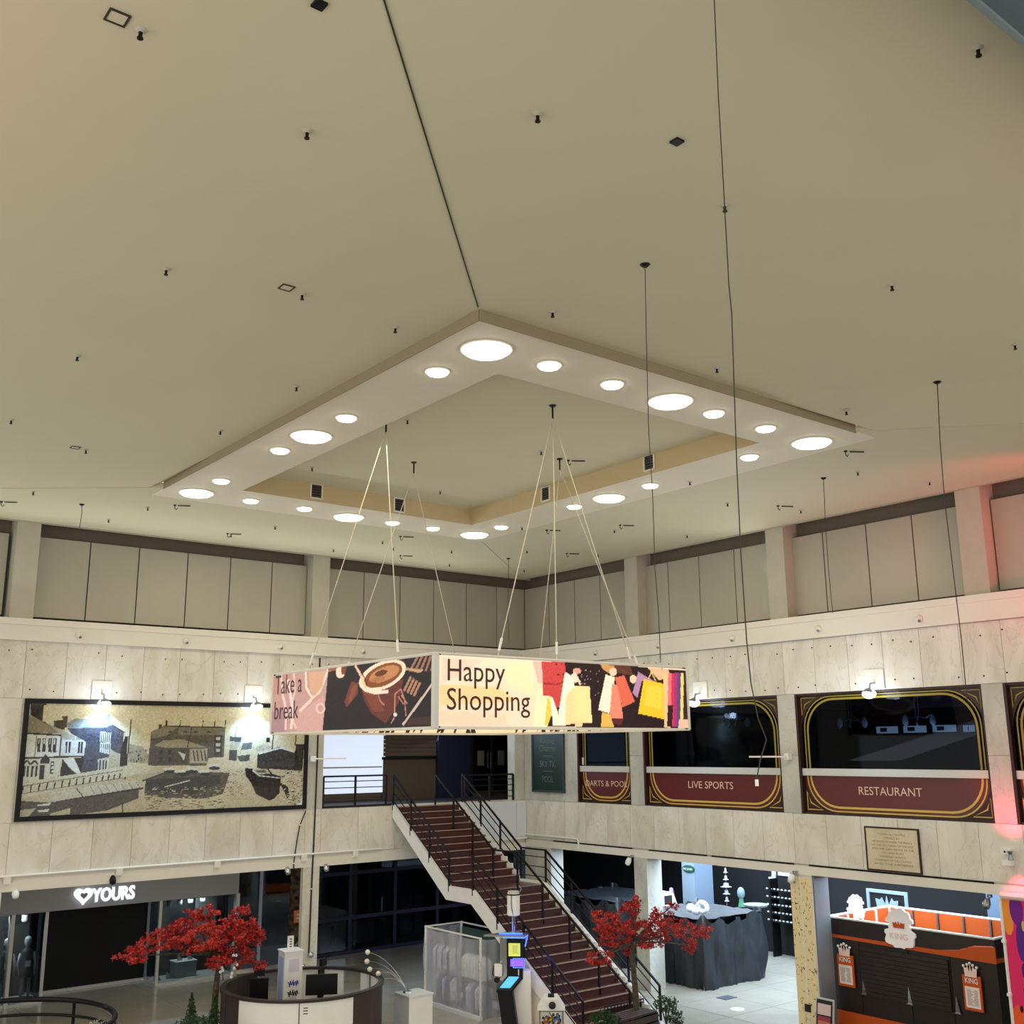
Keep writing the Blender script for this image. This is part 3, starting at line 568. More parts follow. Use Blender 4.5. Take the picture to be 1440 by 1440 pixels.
# suspension wires
def top(px_, py_, side):
    return {'l': lambda: R(px_, py_, BX0+.05), 'r': lambda: L(px_, py_, BY0+.05)}[side]()
zr_ = 11.16
for nm_, a, legs in (('left', (543, 590), [R(434, 938, BX0+.05), R(560, 922, BX0+.05)]), ('front', (777, 570), [L(700, 919, BY0+.05), L(888, 929, BY0+.05), L(783, 930, BY0+.05)]),
                 ('back left', (582, 650), [np.array([9.9, BY1-.05, BZ1]), np.array([12.6, BY1-.05, BZ1])]), ('back right', (787, 645), [np.array([BX1-.05, 16.5, BZ1]), np.array([BX1-.05, 13.6, BZ1])])):
    p = Z(a[0], a[1], zr_); legs = [np.array([e[0], e[1], BZ1+.025]) for e in legs]; t = thing('suspension_wire', (p[0], p[1], zr_), f'forked suspension wire holding the {nm_} side of the lightbox', 'wire', 'lightbox suspension wires')
    build('ceiling_hook', MB().lathe((p[0], p[1], zr_-.02), [(.05, 0), (.06, .02)], 8).tube([p-[0, 0, .02], p-[0, 0, .22]], .016, 5), blackm, t)
    for e in legs:
        s_ = p-[0, 0, .2]
        m1 = s_*.55+e*.45-[0, 0, .02]
        o_ = build('wire_leg', MB().tube([s_, m1, e], .009, 5), wire_l, t); build('turnbuckle', MB().tube([e+(s_-e)*.02, e+(s_-e)*.07], .02, 6), white, t)
# hanging single cables
def cable(pts, r_, m, label, plug=False):
    p0 = np.array(pts[0]); t = thing('hanging_cable', p0, label, 'cable', 'cables hanging from the ceiling')
    build('ceiling_rose', MB().lathe(p0-[0, 0, .03], [(.03, 0), (.06, .03)], 8), blackm, t); build('flex', MB().tube(pts, r_, 5), m, t)
    if plug: e = np.array(pts[-1]); build('plug', MB().box(e[0]-.008, e[0]+.008, e[1]-.006, e[1]+.006, e[2]-.036, e[2]+.0), white, t)
p = Z(1002, -60, zc); dd = math.hypot(p[0], p[1])
cable([p]+[D(x, y, dd) for x, y in ((1010, 130), (1019, 288), (1025, 400), (1029, 440), (1036, 650), (1042, 780), (1050, 900), (1056, 960), (1066, 1010), (1078, 1040), (1069, 1070), (1064, 1096))], .0038, wire_d, 'long dark cable with a white plug dangling before the Live Sports window', True)
for a, pts, lb in (((907, 372), ((909, 480), (912, 600), (918, 700), (921, 800), (926, 860), (929, 932)), 'thin cable dropping from its hook right of the ring towards the lightbox'),
               ((1318, 537), ((1322, 620), (1328, 700), (1340, 800), (1352, 900), (1360, 985)), 'faint thin cable at the right hanging from a hook beside the ring'),
               ((1158, 672), ((1161, 740), (1165, 800), (1171, 862)), 'short dark cable in front of the right attic panels'),
               ((115, 709), ((115, 722), (112, 742)), 'very short dark cable end above the left attic'), ((715, 785), ((715, 810), (714, 860), (716, 905)), 'dark cable hanging close to the far ceiling corner')):
    zz = czone(*a)[1]; p = Z(a[0], a[1], zz); dd = math.hypot(p[0], p[1]); cable([p]+[D(x, y, dd) for x, y in pts], .0045 if dd < 14 else .007, wire_d, lb)
# ================================================================ RIGHT WALL: pub windows
PM = struct('ceiling_pub', MB().box(XR+.35, 27.2, 4.6, 22.5, 7.0, 7.1), mat('pub_ceiling', (126, 124, 118), .8))
struct('wall_pub_back', MB().box(25.4, 25.5, 4.6, 22.5, 4.37, 7.0), mat('pub_wall', (26, 26, 30), .7))
struct('trim_9', MB().box(25.0, 25.4, 4.6, 22.5, 6.75, 7.0).box(XR+.35, 25.4, 12.0, 12.12, 6.86, 7.0), mat('pub_downstand', (96, 94, 90), .8))
lamp('added_pub_fill', 'AREA', (21.6, 13, 5.2), 220, (225, 232, 240), 1.2, (21.9, 13, 7.0), sy=15)  # added upward fill, lightens the pub ceiling and pendants
def ribbon(P2, w_, o, right, up, closed=False):
    P2 = np.array(P2, float); n = len(P2); mb = MB(); V = []
    for i in range(n):
        a = P2[(i-1) % n] if closed or i > 0 else P2[i]; b_ = P2[(i+1) % n] if closed or i < n-1 else P2[i]
        d = b_-a; d /= np.linalg.norm(d)+1e-9; m_ = np.array([-d[1], d[0]])*w_/2
        for q_ in (P2[i]+m_, P2[i]-m_): V.append(o+right*q_[0]+up*q_[1])
    fs = [(2*i, 2*i+1, 2*((i+1) % n)+1, 2*((i+1) % n)) for i in range(n if closed else n-1)]
    return mb.add(V, fs)
def join(*ms):
    o = MB()
    for m_ in ms: o.add(m_.v, m_.f)
    return o
WIN = [('DARTS & POOL', (824, 882), (1105, 1090)), ('LIVE SPORTS', (968, 1031), (1108, 1096)), ('RESTAURANT', (1208, 1297), (1118, 1103)), (None, 0, 0)]
for k, (y0, y1) in enumerate(WW):
    wd = y0-y1; zb, zt = 4.385, 6.93; o0 = np.array([XR+.1, y0, 0.]); n = np.array([-1., 0, 0])
    names = ['narrow pub window with Darts and Pool lettering beside the green board', 'wide pub window with Live Sports lettering behind the dangling cable', 'wide pub window with Restaurant lettering above the stone plaque', 'cut-off pub window at the right edge of the photo']
    t = thing(f'window_{k+1}', (XR+.1, (y0+y1)/2, zb), None, None, kind='structure'); t['label'] = names[k]
    fr = MB(); fw = .05
    fr.box(XR+.0, XR+.2, y0-.055, y0, zb, zt).box(XR+.0, XR+.2, y1, y1+.03, zb, zt).box(XR+.02, XR+.2, y0, y1, zt-.035, zt).box(XR+.02, XR+.2, y0, y1, zb, zb+.03)
    build('frame', fr, maroon_d, t); build('transom', MB().box(XR+.04, XR+.16, y1+.03, y0-.055, 5.18, 5.33), alum, t)
    build('pane', MB().box(XR+.12, XR+.13, y1+.03, y0-.055, 5.33, zt-.035), pubglass, t)
    lp = build('lower_panel', MB().box(XR+.1, XR+.13, y1+.03, y0-.055, zb+.03, 5.18), maroon, t)
    if k == 0: build('notice', MB().box(XR+.09, XR+.105, y0-.16, y0-.1, 5.36, 5.55), white, t)
    # rounded gold border, two lines, both parts of the window
    def arcpts(m_, rr, zl, zh, ol, orr):
        P = []
        for cx, cy, s0 in ((ol+m_+rr, zl+rr, 180), (wd-orr-m_-rr, zl+rr, 270), (wd-orr-m_-rr, zh-rr, 0), (ol+m_+rr, zh-rr, 90)):
            for a in range(0, 91, 10): P.append((cx+rr*math.cos(math.radians(s0+a)), cy+rr*math.sin(math.radians(s0+a))))
        return P
    rr = min(.7, wd*.32); zl, zh = zb+.06, zt-.07; of = np.array([XR+.094, y0, 0.])
    full = arcpts(.09, rr, zl, zh, .06, .03); inner = arcpts(.17, rr-.02, zl+.08, zh-.06, .06, .03)
    def cut(P, lo):  # keep one half
        Q = [p for p in P if (p[1] < 5.18 if lo else p[1] > 5.33)]
        return Q
    for P, w_, mm, nm_ in ((full, .028, gold, 'border_line'), (inner, .045, gold, 'border_line')):
        nq = len(P); lo = [P[i] for i in list(range(0, 20))]; hi = [P[i] for i in list(range(20, nq))]
        lo = [(lo[0][0], 5.17)]+lo+[(lo[-1][0], 5.17)]; hi = [(hi[0][0], 5.34)]+hi+[(hi[-1][0], 5.34)]
        build(nm_, ribbon(lo, w_, of, RR, UP), gold, t); build(nm_, ribbon(hi, w_, of, RR, UP), gold_d, t)
    # dark spandrels with gold triangles in the corners
    for cx, cz, sx, sz in ((.055, zb+.03, 1, 1), (wd-.03, zb+.03, -1, 1), (.055, zt-.035, 1, -1), (wd-.03, zt-.035, -1, -1)):
        P = [(0, 0)]+[(rr+.1-(rr+.06)*math.cos(math.radians(a))-.02, rr+.1-(rr+.06)*math.sin(math.radians(a))-.02) for a in range(0, 91, 10)]
        P = [(0, 0)]+[(p[0] if i < len(P)-2 else p[0], p[1]) for i, p in enumerate(P[1:])]
        V = [of+np.array([.003, 0, 0])+RR*(cx+sx*a)+UP*(cz+sz*b_) for a, b_ in [(0, 0), (0, rr+.05)]+[(a, b_) for a, b_ in P[1:]]+[(rr+.05, 0)]]
        c_ = MB(); c_.v = [tuple(v) for v in V]; c_.f = [tuple(range(len(V)))]; build('corner_spandrel', c_, maroon_d, t)
        tr_ = [(cx+sx*.05, cz+sz*.05), (cx+sx*.05, cz+sz*(rr*.62)), (cx+sx*(rr*.2), cz+sz*(rr*.27)), (cx+sx*(rr*.62), cz+sz*.05)]
        build('corner_triangle', ribbon(tr_, .03, of, RR, UP, True), gold if sz > 0 else gold_d, t)
    s_, xs, zz = WIN[k]
    if s_:
        c0, c1_ = R(xs[0], zz[0], XR+.09), R(xs[1], zz[0], XR+.09); text('lettering', s_, (XR+.094, (c0[1]+c1_[1])/2, R(sum(xs)/2, zz[0]+1, XR+.09)[2]), RR, UP, c0[1]-c1_[1], .165 if k else .15, letter, t, .002, at=None)
# pendants inside the pub and wall screens
pd = None
for i, (x, y, lb) in enumerate(((1035, 1012, 'chrome pendant lamp with glass shades seen behind the Live Sports glass'), (1196, 1012, 'chrome pendant lamp on the left behind the Restaurant glass'), (1290, 1008, 'chrome pendant lamp on the right behind the Restaurant glass'), (1428, 1010, 'chrome pendant lamp at the right photo edge'))):
    p = R(x, y, 22.0); t = thing('pendant_lamp', (p[0], p[1], p[2]-.1), lb, 'lamp', 'pendants in the pub')
    build('rod', MB().tube([(p[0], p[1]-.04, p[2]), (p[0], p[1]-.04, 7.0)], .012, 5).tube([(p[0], p[1]+.04, p[2]), (p[0], p[1]+.04, 7.0)], .012, 5), chrome, t)
    for s_ in (-1, 0, 1):
        e = p+np.array([.1*abs(s_)-.05, s_*.34, 0]); build('arm', MB().tube([p, p+np.array([0, s_*.2, -.03 if s_ else -.06]), e+np.array([0, 0, .06 if s_ else -.1])], .015, 5), chrome, t)
        if s_: build('glass_shade', MB().lathe((e[0], e[1], e[2]-.2), [(.02, 0), (.07, .06), (.075, .13), (.035, .24)], 10), mat('shade_glass', (205, 215, 220), .15, spec=.8), t, smooth=True)
        else: build('glass_shade', MB().lathe((e[0], e[1], e[2]-.22), [(.012, 0), (.035, .03), (.035, .08), (.01, .12)], 8), chrome, t)
scm = mat('lit_screen', (214, 226, 226), .4, emit=.75)
for (x0, x1, ya, yb), lb in (((1232, 1263, 1022, 1031), 'leftmost lit menu screen at the back of the pub'), ((1270, 1303, 1021, 1030), 'second lit menu screen from the left at the back of the pub'), ((1311, 1345, 1020, 1029), 'third lit menu screen at the back of the pub'), ((1354, 1371, 1020, 1029), 'rightmost lit menu screen at the back of the pub')):
    a = R(x0, ya, 25.3); b_ = R(x1, yb, 25.3); t = thing('menu_screen', (25.3, (a[1]+b_[1])/2, b_[2]), lb, 'screen', 'menu screens in the pub')
    build('casing', MB().box(25.31, 25.38, a[1]+.02, b_[1]-.02, b_[2]-.02, a[2]+.02), blackm, t); build('display', MB().box(25.3, 25.31, a[1], b_[1], b_[2], a[2]), scm, t)
    build('picture_block', MB().box(25.292, 25.299, a[1]-.12, a[1]-.5*abs(a[1]-b_[1]), b_[2]+.04, a[2]-.03), steel, t)
# green board
a = R(752, 1020, XR-.02); b_ = R(795, 1114, XR-.02)
t = thing('notice_board', (XR-.03, (a[1]+b_[1])/2, 4.62), 'dark green notice board reading Racing Channel, SKY TV, POOL', 'sign')
build('board', MB().box(XR-.05, XR, 22.68, 23.96, 4.66, 6.6), mat('board_green', (18, 44, 36), .35), t)
build('frame', MB().box(XR-.07, XR-.005, 22.62, 22.68, 4.6, 6.66).box(XR-.07, XR-.005, 23.96, 24.02, 4.6, 6.66).box(XR-.07, XR-.005, 22.68, 23.96, 4.6, 4.66).box(XR-.07, XR-.005, 22.68, 23.96, 6.6, 6.66), mat('board_frame', (46, 66, 60), .4), t)
gl = mat('board_letter', (96, 120, 104), .5)
for s_, px_, pz, w_, h_ in (('Racing', 770, 1047, .62, .17), ('Channel', 770, 1056.5, .72, .17), ('SKY TV.', 770, 1078.5, .68, .17), ('POOL', 770.5, 1100, .48, .17)):
    p = R(px_, pz, XR-.05); text('lettering', s_, (XR-.052, p[1], p[2]), RR, UP, w_, h_, gl, t, .002, at=None)
for pz in (1063, 1084.5): p = R(770, pz, XR-.05); build('divider', MB().box(XR-.054, XR-.05, p[1]-.2, p[1]+.2, p[2]-.008, p[2]+.008), gl, t)
# stone plaque
a = R(1217, 1163); b_ = R(1297, 1229)
t = thing('stone_plaque', (XR-.02, (a[1]+b_[1])/2, 3.34), 'pale engraved stone plaque in a thin dark frame under the Restaurant window', 'plaque')
build('slab', MB().box(XR-.03, XR, 12.05, 13.21, 3.36, 4.16), marble('plaque_stone', (214, 204, 176), (200, 190, 160), (170, 150, 110), 0), t)
build('frame', MB().box(XR-.04, XR, 12.02, 12.05, 3.33, 4.19).box(XR-.04, XR, 13.21, 13.24, 3.33, 4.19).box(XR-.04, XR, 12.05, 13.21, 3.33, 3.36).box(XR-.04, XR, 12.05, 13.21, 4.16, 4.19), maroon_d, t)
pl = mat('engraving', (160, 140, 96), .6)
for i, (s_, w_) in enumerate((('TOWN & CENTRE', .62), ('OPENED BY', .36), ('HIS ROYAL HIGHNESS THE PRINCE', .9), ('ON THE OCCASION OF THE VISIT', .96), ('WITH THE LORD MAYOR OF THE', .94), ('CITY AND PORT', .5), ('WEDNESDAY 1st MARCH', .58), ('CHAIRMAN OF THE COUNCIL', .84), ('AND THE MEMBERS', .88))):
    text('engraved_line', s_, (XR-.032, 12.63, 4.03-i*.072), RR, UP, w_, .04, pl, t, .001, at=None, kind='stuff')
# square plates with floodlights
def flood(p, n, label, e=1.0):
    n = np.array(n, float); right = np.cross(UP, n); p = np.array(p, float); p[2] = 6.96
    t = thing('floodlight', p, label, 'light', 'floodlights above windows and picture')
    build('plate', MB().prism([p-right*.22, p+right*.22, p+right*.22+UP*.4, p-right*.22+UP*.4], n*.03), beam, t)
    build('bracket', MB().tube([p+n*.03+UP*.12, p+n*.2+UP*.1, p+n*.24-UP*.02], .022, 6), steel, t)
    c = p+n*.26-UP*.06; ax = n*.25-UP
    build('head', MB().lathe(c+UP*.06-n*.01, [(.04, 0), (.1, -.05), (.14, -.11), (.13, -.115), (.04, -.02)], 14, (n[0]*-.3, n[1]*-.3, 1)), steel, t)
    build('lens', MB().ball(c-UP*.05, .14, 14, (1, 1, .7)), coolm, t, smooth=True)
    lamp('flood_beam', 'SPOT', c-UP*.16+n*.05, 330*e, (150, 200, 255), .1, c-UP*3-n*.55, 125, .5)
    lamp('flood_spill', 'POINT', c-UP*.05+n*.22, 26*e, (225, 238, 255), .12)
flood(L(142, 982), (0, -1, 0), 'square-plate floodlight over the left half of the harbour picture'); flood(L(355, 987), (0, -1, 0), 'square-plate floodlight over the right half of the harbour picture')
flood(R(986, 983), (-1, 0, 0), 'square-plate floodlight over the Live Sports window', .5); flood(R(1232, 972), (-1, 0, 0), 'square-plate floodlight over the Restaurant window', .5)
# white wall arms, red uplighter
def arm(p, n, lb, d):
    n = np.array(n, float); d = np.array(d, float); t = thing('wall_arm', p, lb, 'bracket', 'white flag holders on columns')
    build('base_box', MB().box(p[0]-.06, p[0]+.06, p[1]-.06, p[1]+.06, p[2]-.07, p[2]+.07), white, t); build('rod', MB().bar(p+n*.08, p+n*.08+d*.85, .035), white, t)
p = R(1108, 1064, XR-.06); arm(p, (-1, 0, 0), 'white rod flag holder on the column left of the Restaurant window', (-.3, .95, 0)); p = L(440, 1067, YL-.06); arm(p, (0, -1, 0), 'white rod flag holder on the left wall column by the gallery', (.95, -.2, 0))
p = R(1417, 1204, XR-.06); t = thing('uplighter', p, 'pair of white spot fittings beneath the red glow on the right wall', 'light')
build('upper_box', MB().box(p[0]-.05, p[0]+.06, p[1]-.08, p[1]+.1, p[2]+.03, p[2]+.13), white, t); build('lower_box', MB().box(p[0]-.05, p[0]+.06, p[1]-.08, p[1]+.1, p[2]-.16, p[2]-.06), white, t)
build('joint', MB().lathe(p-[.09, .1, .06], [(.05, 0), (.03, .1), (.05, .16)], 10), steel, t); build('sensor_hole', MB().lathe(p+[-.052, .02, .08], [(.02, 0), (.018, .01)], 8, (-1, 0, 0)), blackm, t)
lamp('red_uplight', 'SPOT', (XR-.4, 10.15, 3.9), 170, (255, 70, 110), .15, (XR+.02, 10.15, 5.6), 90, 1.0); lamp('red_downlight', 'SPOT', (XR-.2, 10.1, 3.6), 55, (255, 60, 100), .06, (XR+.02, 10.1, 2.6), 90, .9)
lamp('red_ceiling_wash', 'SPOT', (XR-1.4, 6.6, 7.9), 420, (255, 40, 60), .2, (XR, 9.4, 8.8), 60, 1.0); lamp('red_ceiling_wash', 'SPOT', (XR-1.6, 7.2, 9.4), 200, (255, 70, 60), .2, (XR-.6, 10.6, 10.8), 75, 1.0)
lamp('red_wash_left', 'POINT', (-1.5, 8, 9.3), 110, (255, 70, 80), .5); lamp('red_wash_right', 'POINT', (9.2, 1.8, 9.3), 30, (255, 90, 80), .5)
# ================================================================ LEFT WALL: harbour picture
FX0, FX1, FZ0, FZ1 = 5.93, 12.68, 4.39, 6.94
pic = thing('framed_picture', ((FX0+FX1)/2, YL-.03, FZ0), 'huge framed sepia harbour photograph print on the left marble wall', 'picture')
fb = .1; build('frame', MB().box(FX0, FX1, YL-.07, YL-.01, FZ0, FZ0+fb).box(FX0, FX1, YL-.07, YL-.01, FZ1-fb, FZ1).box(FX0, FX0+fb, YL-.07, YL-.01, FZ0+fb, FZ1-fb).box(FX1-fb, FX1, YL-.07, YL-.01, FZ0+fb, FZ1-fb), blackm, pic)
def mapP(x, y):
    p = L(x, y, YL-.03); return (p[0]-FX0-fb)/(FX1-FX0-2*fb), (FZ1-fb-p[2])/(FZ1-FZ0-2*fb)
sk = (226, 206, 164); c = Canvas(460, 165, mapP, sk); g = crop(20, 970, 6.545); h = crop(200, 970, 6.0)
DK, MD, LT, WHT = (58, 46, 40), (112, 98, 80), (196, 182, 150), (232, 224, 206)
c.poly(g([(60, 840), (1440, 700), (1440, 1244), (0, 1244)]), (206, 186, 150)); c.poly(h([(0, 690), (1440, 650), (1440, 1100), (0, 1100)]), (214, 194, 156))
# left terrace of houses
c.poly(g([(110, 220), (270, 300), (450, 410), (430, 620), (60, 640)]), WHT); c.poly(g([(110, 225), (140, 235), (285, 300), (440, 405), (100, 405)]), (158, 140, 112)); c.poly(g([(150, 130), (275, 130), (262, 290), (150, 235)]), DK)
c.line(g([(145, 130), (300, 130)]), DK, 3); c.line(g([(105, 400), (460, 420)]), DK, 2.5)
for a in (215, 262, 318, 362):
    c.poly(g([(a, 445), (a+30, 445), (a+24, 575), (a-8, 575)]), DK); c.poly(g([(a+8, 455), (a+20, 455), (a+16, 500), (a+4, 500)]), WHT)
c.line(g([(80, 630), (660, 610)]), DK, 2.5); c.line(g([(205, 420), (190, 620)]), DK, 1.5); c.line(g([(435, 415), (400, 820)]), DK, 2.5)
c.poly(g([(70, 640), (430, 630), (400, 825), (50, 850)]), (222, 210, 184)); c.poly(g([(245, 640), (290, 590), (330, 640), (320, 680), (240, 680)]), DK)
c.poly(g([(235, 690), (285, 690), (270, 830), (228, 830)]), DK); c.poly(g([(335, 660), (370, 660), (358, 775), (325, 775)]), DK)
for b__ in range(3): c.poly(g([(343, 672+b__*34), (362, 672+b__*34), (360, 694+b__*34), (340, 694+b__*34)]), WHT)
for a in (85, 120, 160, 195): c.poly(g([(a, 700), (a+22, 700), (a+10, 800), (a-8, 800)]), DK)
c.line(g([(75, 690), (120, 650), (150, 690), (190, 650), (220, 690)]), DK, 2.5)
c.poly(g([(370, 300), (470, 290), (460, 370), (365, 350)]), (92, 76, 62)); c.line(g([(365, 290), (490, 290)]), DK, 2.5); c.poly(g([(440, 245), (490, 245), (485, 350), (462, 350)]), (92, 76, 62)); c.line(g([(270, 295), (450, 400)]), DK, 1.5)
c.poly(g([(285, 300), (470, 385), (640, 470), (440, 470), (430, 405)]), (184, 172, 146)); c.poly(g([(440, 460), (660, 465), (650, 605), (430, 605)]), (224, 218, 204))
for a in (475, 505, 590, 615): c.poly(g([(a, 480), (a+18, 480), (a+10, 585), (a-6, 585)]), DK)
c.line(g([(575, 250), (560, 470)]), WHT, 2); c.poly(g([(440, 640), (640, 620), (610, 800), (420, 800)]), DK); c.poly(g([(445, 635), (550, 630), (615, 770), (600, 790), (520, 730)]), WHT)
c.poly(g([(480, 310), (560, 265), (740, 270), (860, 350), (500, 355)]), (150, 150, 140)); c.poly(g([(490, 355), (900, 345), (880, 600), (760, 800), (610, 805), (660, 480), (520, 400)]), (84, 78, 84)); c.poly(g([(780, 235), (885, 232), (880, 350), (790, 300)]), (136, 144, 150))
c.poly(g([(860, 340), (900, 320), (1010, 385), (1000, 600), (880, 560)]), (90, 84, 84)); c.line(g([(900, 320), (1020, 395)]), DK, 1.5)
for b__ in (385, 485):
    c.poly(g([(795, b__), (890, b__+8), (880, b__+108), (785, b__+90)]), WHT)
    for a in range(5): c.line(g([(805+a*18, b__+10), (800+a*18, b__+95)]), MD, 1.4)
c.poly(g([(880, 540), (970, 600), (960, 740), (860, 770)]), LT); c.poly(g([(770, 640), (860, 620), (850, 770), (770, 790)]), (200, 190, 170))
for a in (790, 820, 845): c.line(g([(a, 650), (a-6, 770)]), DK, 2)
c.line(g([(1078, 275), (1020, 825)]), DK, 2); c.poly(g([(1020, 430), (1050, 430), (1030, 700), (970, 720), (980, 560)]), DK); c.poly(g([(1060, 500), (1180, 520), (1240, 600), (1240, 680), (1050, 670)]), (176, 162, 134))
for _ in range(22): c.poly(g([(xx := rng.uniform(1060, 1220), yy := rng.uniform(540, 660)), (xx+8, yy), (xx+8, yy+16), (xx, yy+16)]), DK)
# quay fence and slipway
c.poly(g([(40, 860), (1020, 700), (1240, 700), (1260, 740), (1040, 800), (400, 925), (40, 1010)]), (218, 204, 170))
for i in range(15): a = 70+i*78-(i*i)*1.0; y_ = 905-a*.125; c.line(g([(a+12, y_-14), (a, y_+60-i*2)]), DK, 2.2)
c.line(g([(60, 890), (1000, 740)]), MD, 1.2); c.line(g([(60, 960), (1000, 810)]), MD, 1)
c.poly(g([(320, 950), (560, 905), (1120, 835), (1190, 900), (560, 1000), (340, 1040)]), (212, 200, 172)); c.line(g([(570, 905), (640, 990)]), DK, 1.5); c.line(g([(340, 1045), (560, 1005), (1190, 905)]), DK, 3)
for i in range(7): c.line(g([(700+i*70, 888-i*7), (740+i*70, 960-i*9)]), MD, .9)
c.poly(g([(40, 1020), (330, 1040), (1150, 920), (1140, 1000), (860, 1110), (500, 1160), (30, 1190)]), (92, 78, 64)); c.poly(g([(30, 1110), (200, 1090), (120, 1180), (20, 1190)]), LT); c.poly(g([(210, 1060), (340, 1040), (320, 1068), (215, 1070)]), WHT); c.poly(g([(215, 1108), (325, 1098), (310, 1125), (225, 1128)]), WHT); c.poly(g([(330, 1140), (520, 1085), (510, 1145), (330, 1172)]), (200, 186, 152))
c.poly(g([(860, 1110), (1130, 1010), (1200, 960), (1440, 1000), (1440, 1130), (820, 1150)]), (204, 182, 142)); c.line(g([(1000, 1045), (995, 1130)]), DK, 2)
# warehouse and water
c.poly(h([(75, 355), (190, 300), (700, 318), (690, 570), (560, 575), (540, 640), (50, 640)]), (100, 88, 74)); c.poly(h([(75, 355), (190, 305), (300, 315), (210, 385), (90, 410)]), (146, 130, 104)); c.poly(h([(305, 318), (700, 322), (690, 385), (305, 380)]), (132, 120, 98)); c.line(h([(190, 305), (705, 318)]), DK, 1.6)
for a in (325, 515, 615, 705): c.line(h([(a, 255), (a-8, 320)]), DK, 1.6)
for a in (235, 365, 450, 560): c.poly(h([(a-25, 362), (a, 345), (a+25, 362)]), DK)
c.poly(h([(200, 260), (215, 260), (212, 300), (196, 300)]), DK); c.poly(h([(140, 290), (165, 290), (160, 325), (140, 330)]), DK)
c.poly(h([(100, 470), (180, 425), (350, 420), (550, 490), (200, 490)]), (170, 154, 124)); c.poly(h([(60, 490), (400, 490), (380, 630), (50, 630)]), (88, 76, 64)); c.poly(h([(400, 500), (550, 495), (545, 620), (400, 620)]), (186, 172, 142))
for a in (430, 460, 495, 525): c.line(h([(a, 510), (a+14, 600)]), DK, 2.2)
for a in (145, 220, 330): c.poly(h([(a, 510), (a+25, 510), (a+25, 545), (a, 545)]), DK); c.poly(h([(a, 570), (a+22, 570), (a+22, 610), (a, 610)]), DK)
c.poly(h([(610, 385), (680, 385), (670, 560), (605, 560)]), (72, 60, 52))
for b__ in (400, 450, 500): c.poly(h([(622, b__), (660, b__), (658, b__+25), (622, b__+25)]), LT)
c.line(h([(420, 320), (380, 490)]), DK, 1.5); c.poly(h([(300, 520), (365, 545), (350, 600), (330, 560)]), WHT)
c.poly(h([(740, 395), (840, 400), (830, 440), (740, 435)]), (84, 80, 78)); c.poly(h([(745, 440), (835, 440), (800, 500), (740, 500)]), LT); c.poly(h([(735, 510), (800, 505), (795, 600), (730, 595)]), (88, 78, 70)); c.poly(h([(850, 450), (930, 445), (920, 500), (830, 510)]), (120, 114, 104)); c.poly(h([(800, 560), (910, 545), (905, 600), (820, 605)]), (96, 88, 76)); c.line(h([(795, 310), (785, 400)]), DK, 1)
c.poly(h([(945, 495), (1020, 455), (1100, 490), (970, 520)]), LT); c.poly(h([(975, 540), (1160, 480), (1290, 520), (1360, 480), (1345, 685), (965, 660)]), (76, 66, 58)); c.line(h([(985, 540), (1170, 490), (1285, 525)]), WHT, 2.5); c.poly(h([(1295, 460), (1370, 460), (1350, 680), (1280, 670)]), (58, 48, 42)); c.poly(h([(1045, 405), (1080, 405), (1078, 445), (1045, 445)]), DK); c.line(h([(1108, 370), (1095, 500)]), DK, 2); c.line(h([(1298, 370), (1292, 470)]), DK, 2)
c.poly(h([(20, 840), (30, 760), (190, 680), (740, 700), (680, 880), (520, 920), (180, 910), (20, 890)]), (96, 82, 64)); c.poly(h([(30, 760), (660, 720), (660, 790), (420, 880), (40, 850)]), (66, 56, 46))
for (a, b__, rx) in ((230, 670, 9), (330, 690, 10), (410, 670, 9), (520, 690, 8), (600, 640, 8)): c.ell(*h([(a, b__)])[0], rx, 2.6, WHT); c.ell(*h([(a+10, b__+22)])[0], rx, 2.6, DK)
for _ in range(260):
    xx, yy = rng.uniform(20, 690), rng.uniform(820, 1010); c.line(h([(xx, yy), (xx+rng.uniform(12, 46), yy+rng.uniform(-5, 3))]), DK if rng.random() < .55 else (206, 186, 146), .9)
for _ in range(60):
    xx, yy = rng.uniform(700, 860), rng.uniform(680, 900); c.line(h([(xx, yy), (xx+rng.uniform(5, 22), yy)]), (110, 96, 78), .9)
c.line(h([(190, 820), (400, 765)]), WHT, 1.5); c.poly(h([(0, 720), (180, 680), (190, 700), (0, 770)]), (190, 176, 146)); c.line(h([(0, 770), (190, 700)]), DK, 2)
# barge
c.poly(h([(870, 660), (960, 670), (1060, 660), (1100, 710), (1170, 730), (1160, 870), (1110, 920), (1070, 935), (960, 880), (920, 790), (870, 720)]), (60, 48, 42)); c.poly(h([(925, 670), (1050, 665), (1080, 705), (980, 718)]), LT); c.poly(h([(950, 680), (1030, 675), (1050, 698), (980, 702)]), MD); c.poly(h([(1150, 775), (1230, 820), (1245, 890), (1225, 920), (1200, 860)]), (56, 44, 38)); c.line(h([(930, 680), (985, 725), (1165, 745)]), WHT, 1.5)
for _ in range(120):
    xx, yy = rng.uniform(1170, 1345), rng.uniform(690, 980); c.line(h([(xx, yy), (xx+rng.uniform(8, 40), yy+rng.uniform(-14, 10))]), DK if rng.random() < .5 else WHT, 1)
c.noise(7); c.noise(5, 3)
print_mesh('print', c, (FX0+fb, YL-.03, FZ0+fb), RL, UP, FX1-FX0-2*fb, FZ1-FZ0-2*fb, pic, .25, 0, at=None)
build('cover_glass', MB().box(FX0+fb, FX1-fb, YL-.045, YL-.04, FZ0+fb, FZ1-fb), clear, pic)
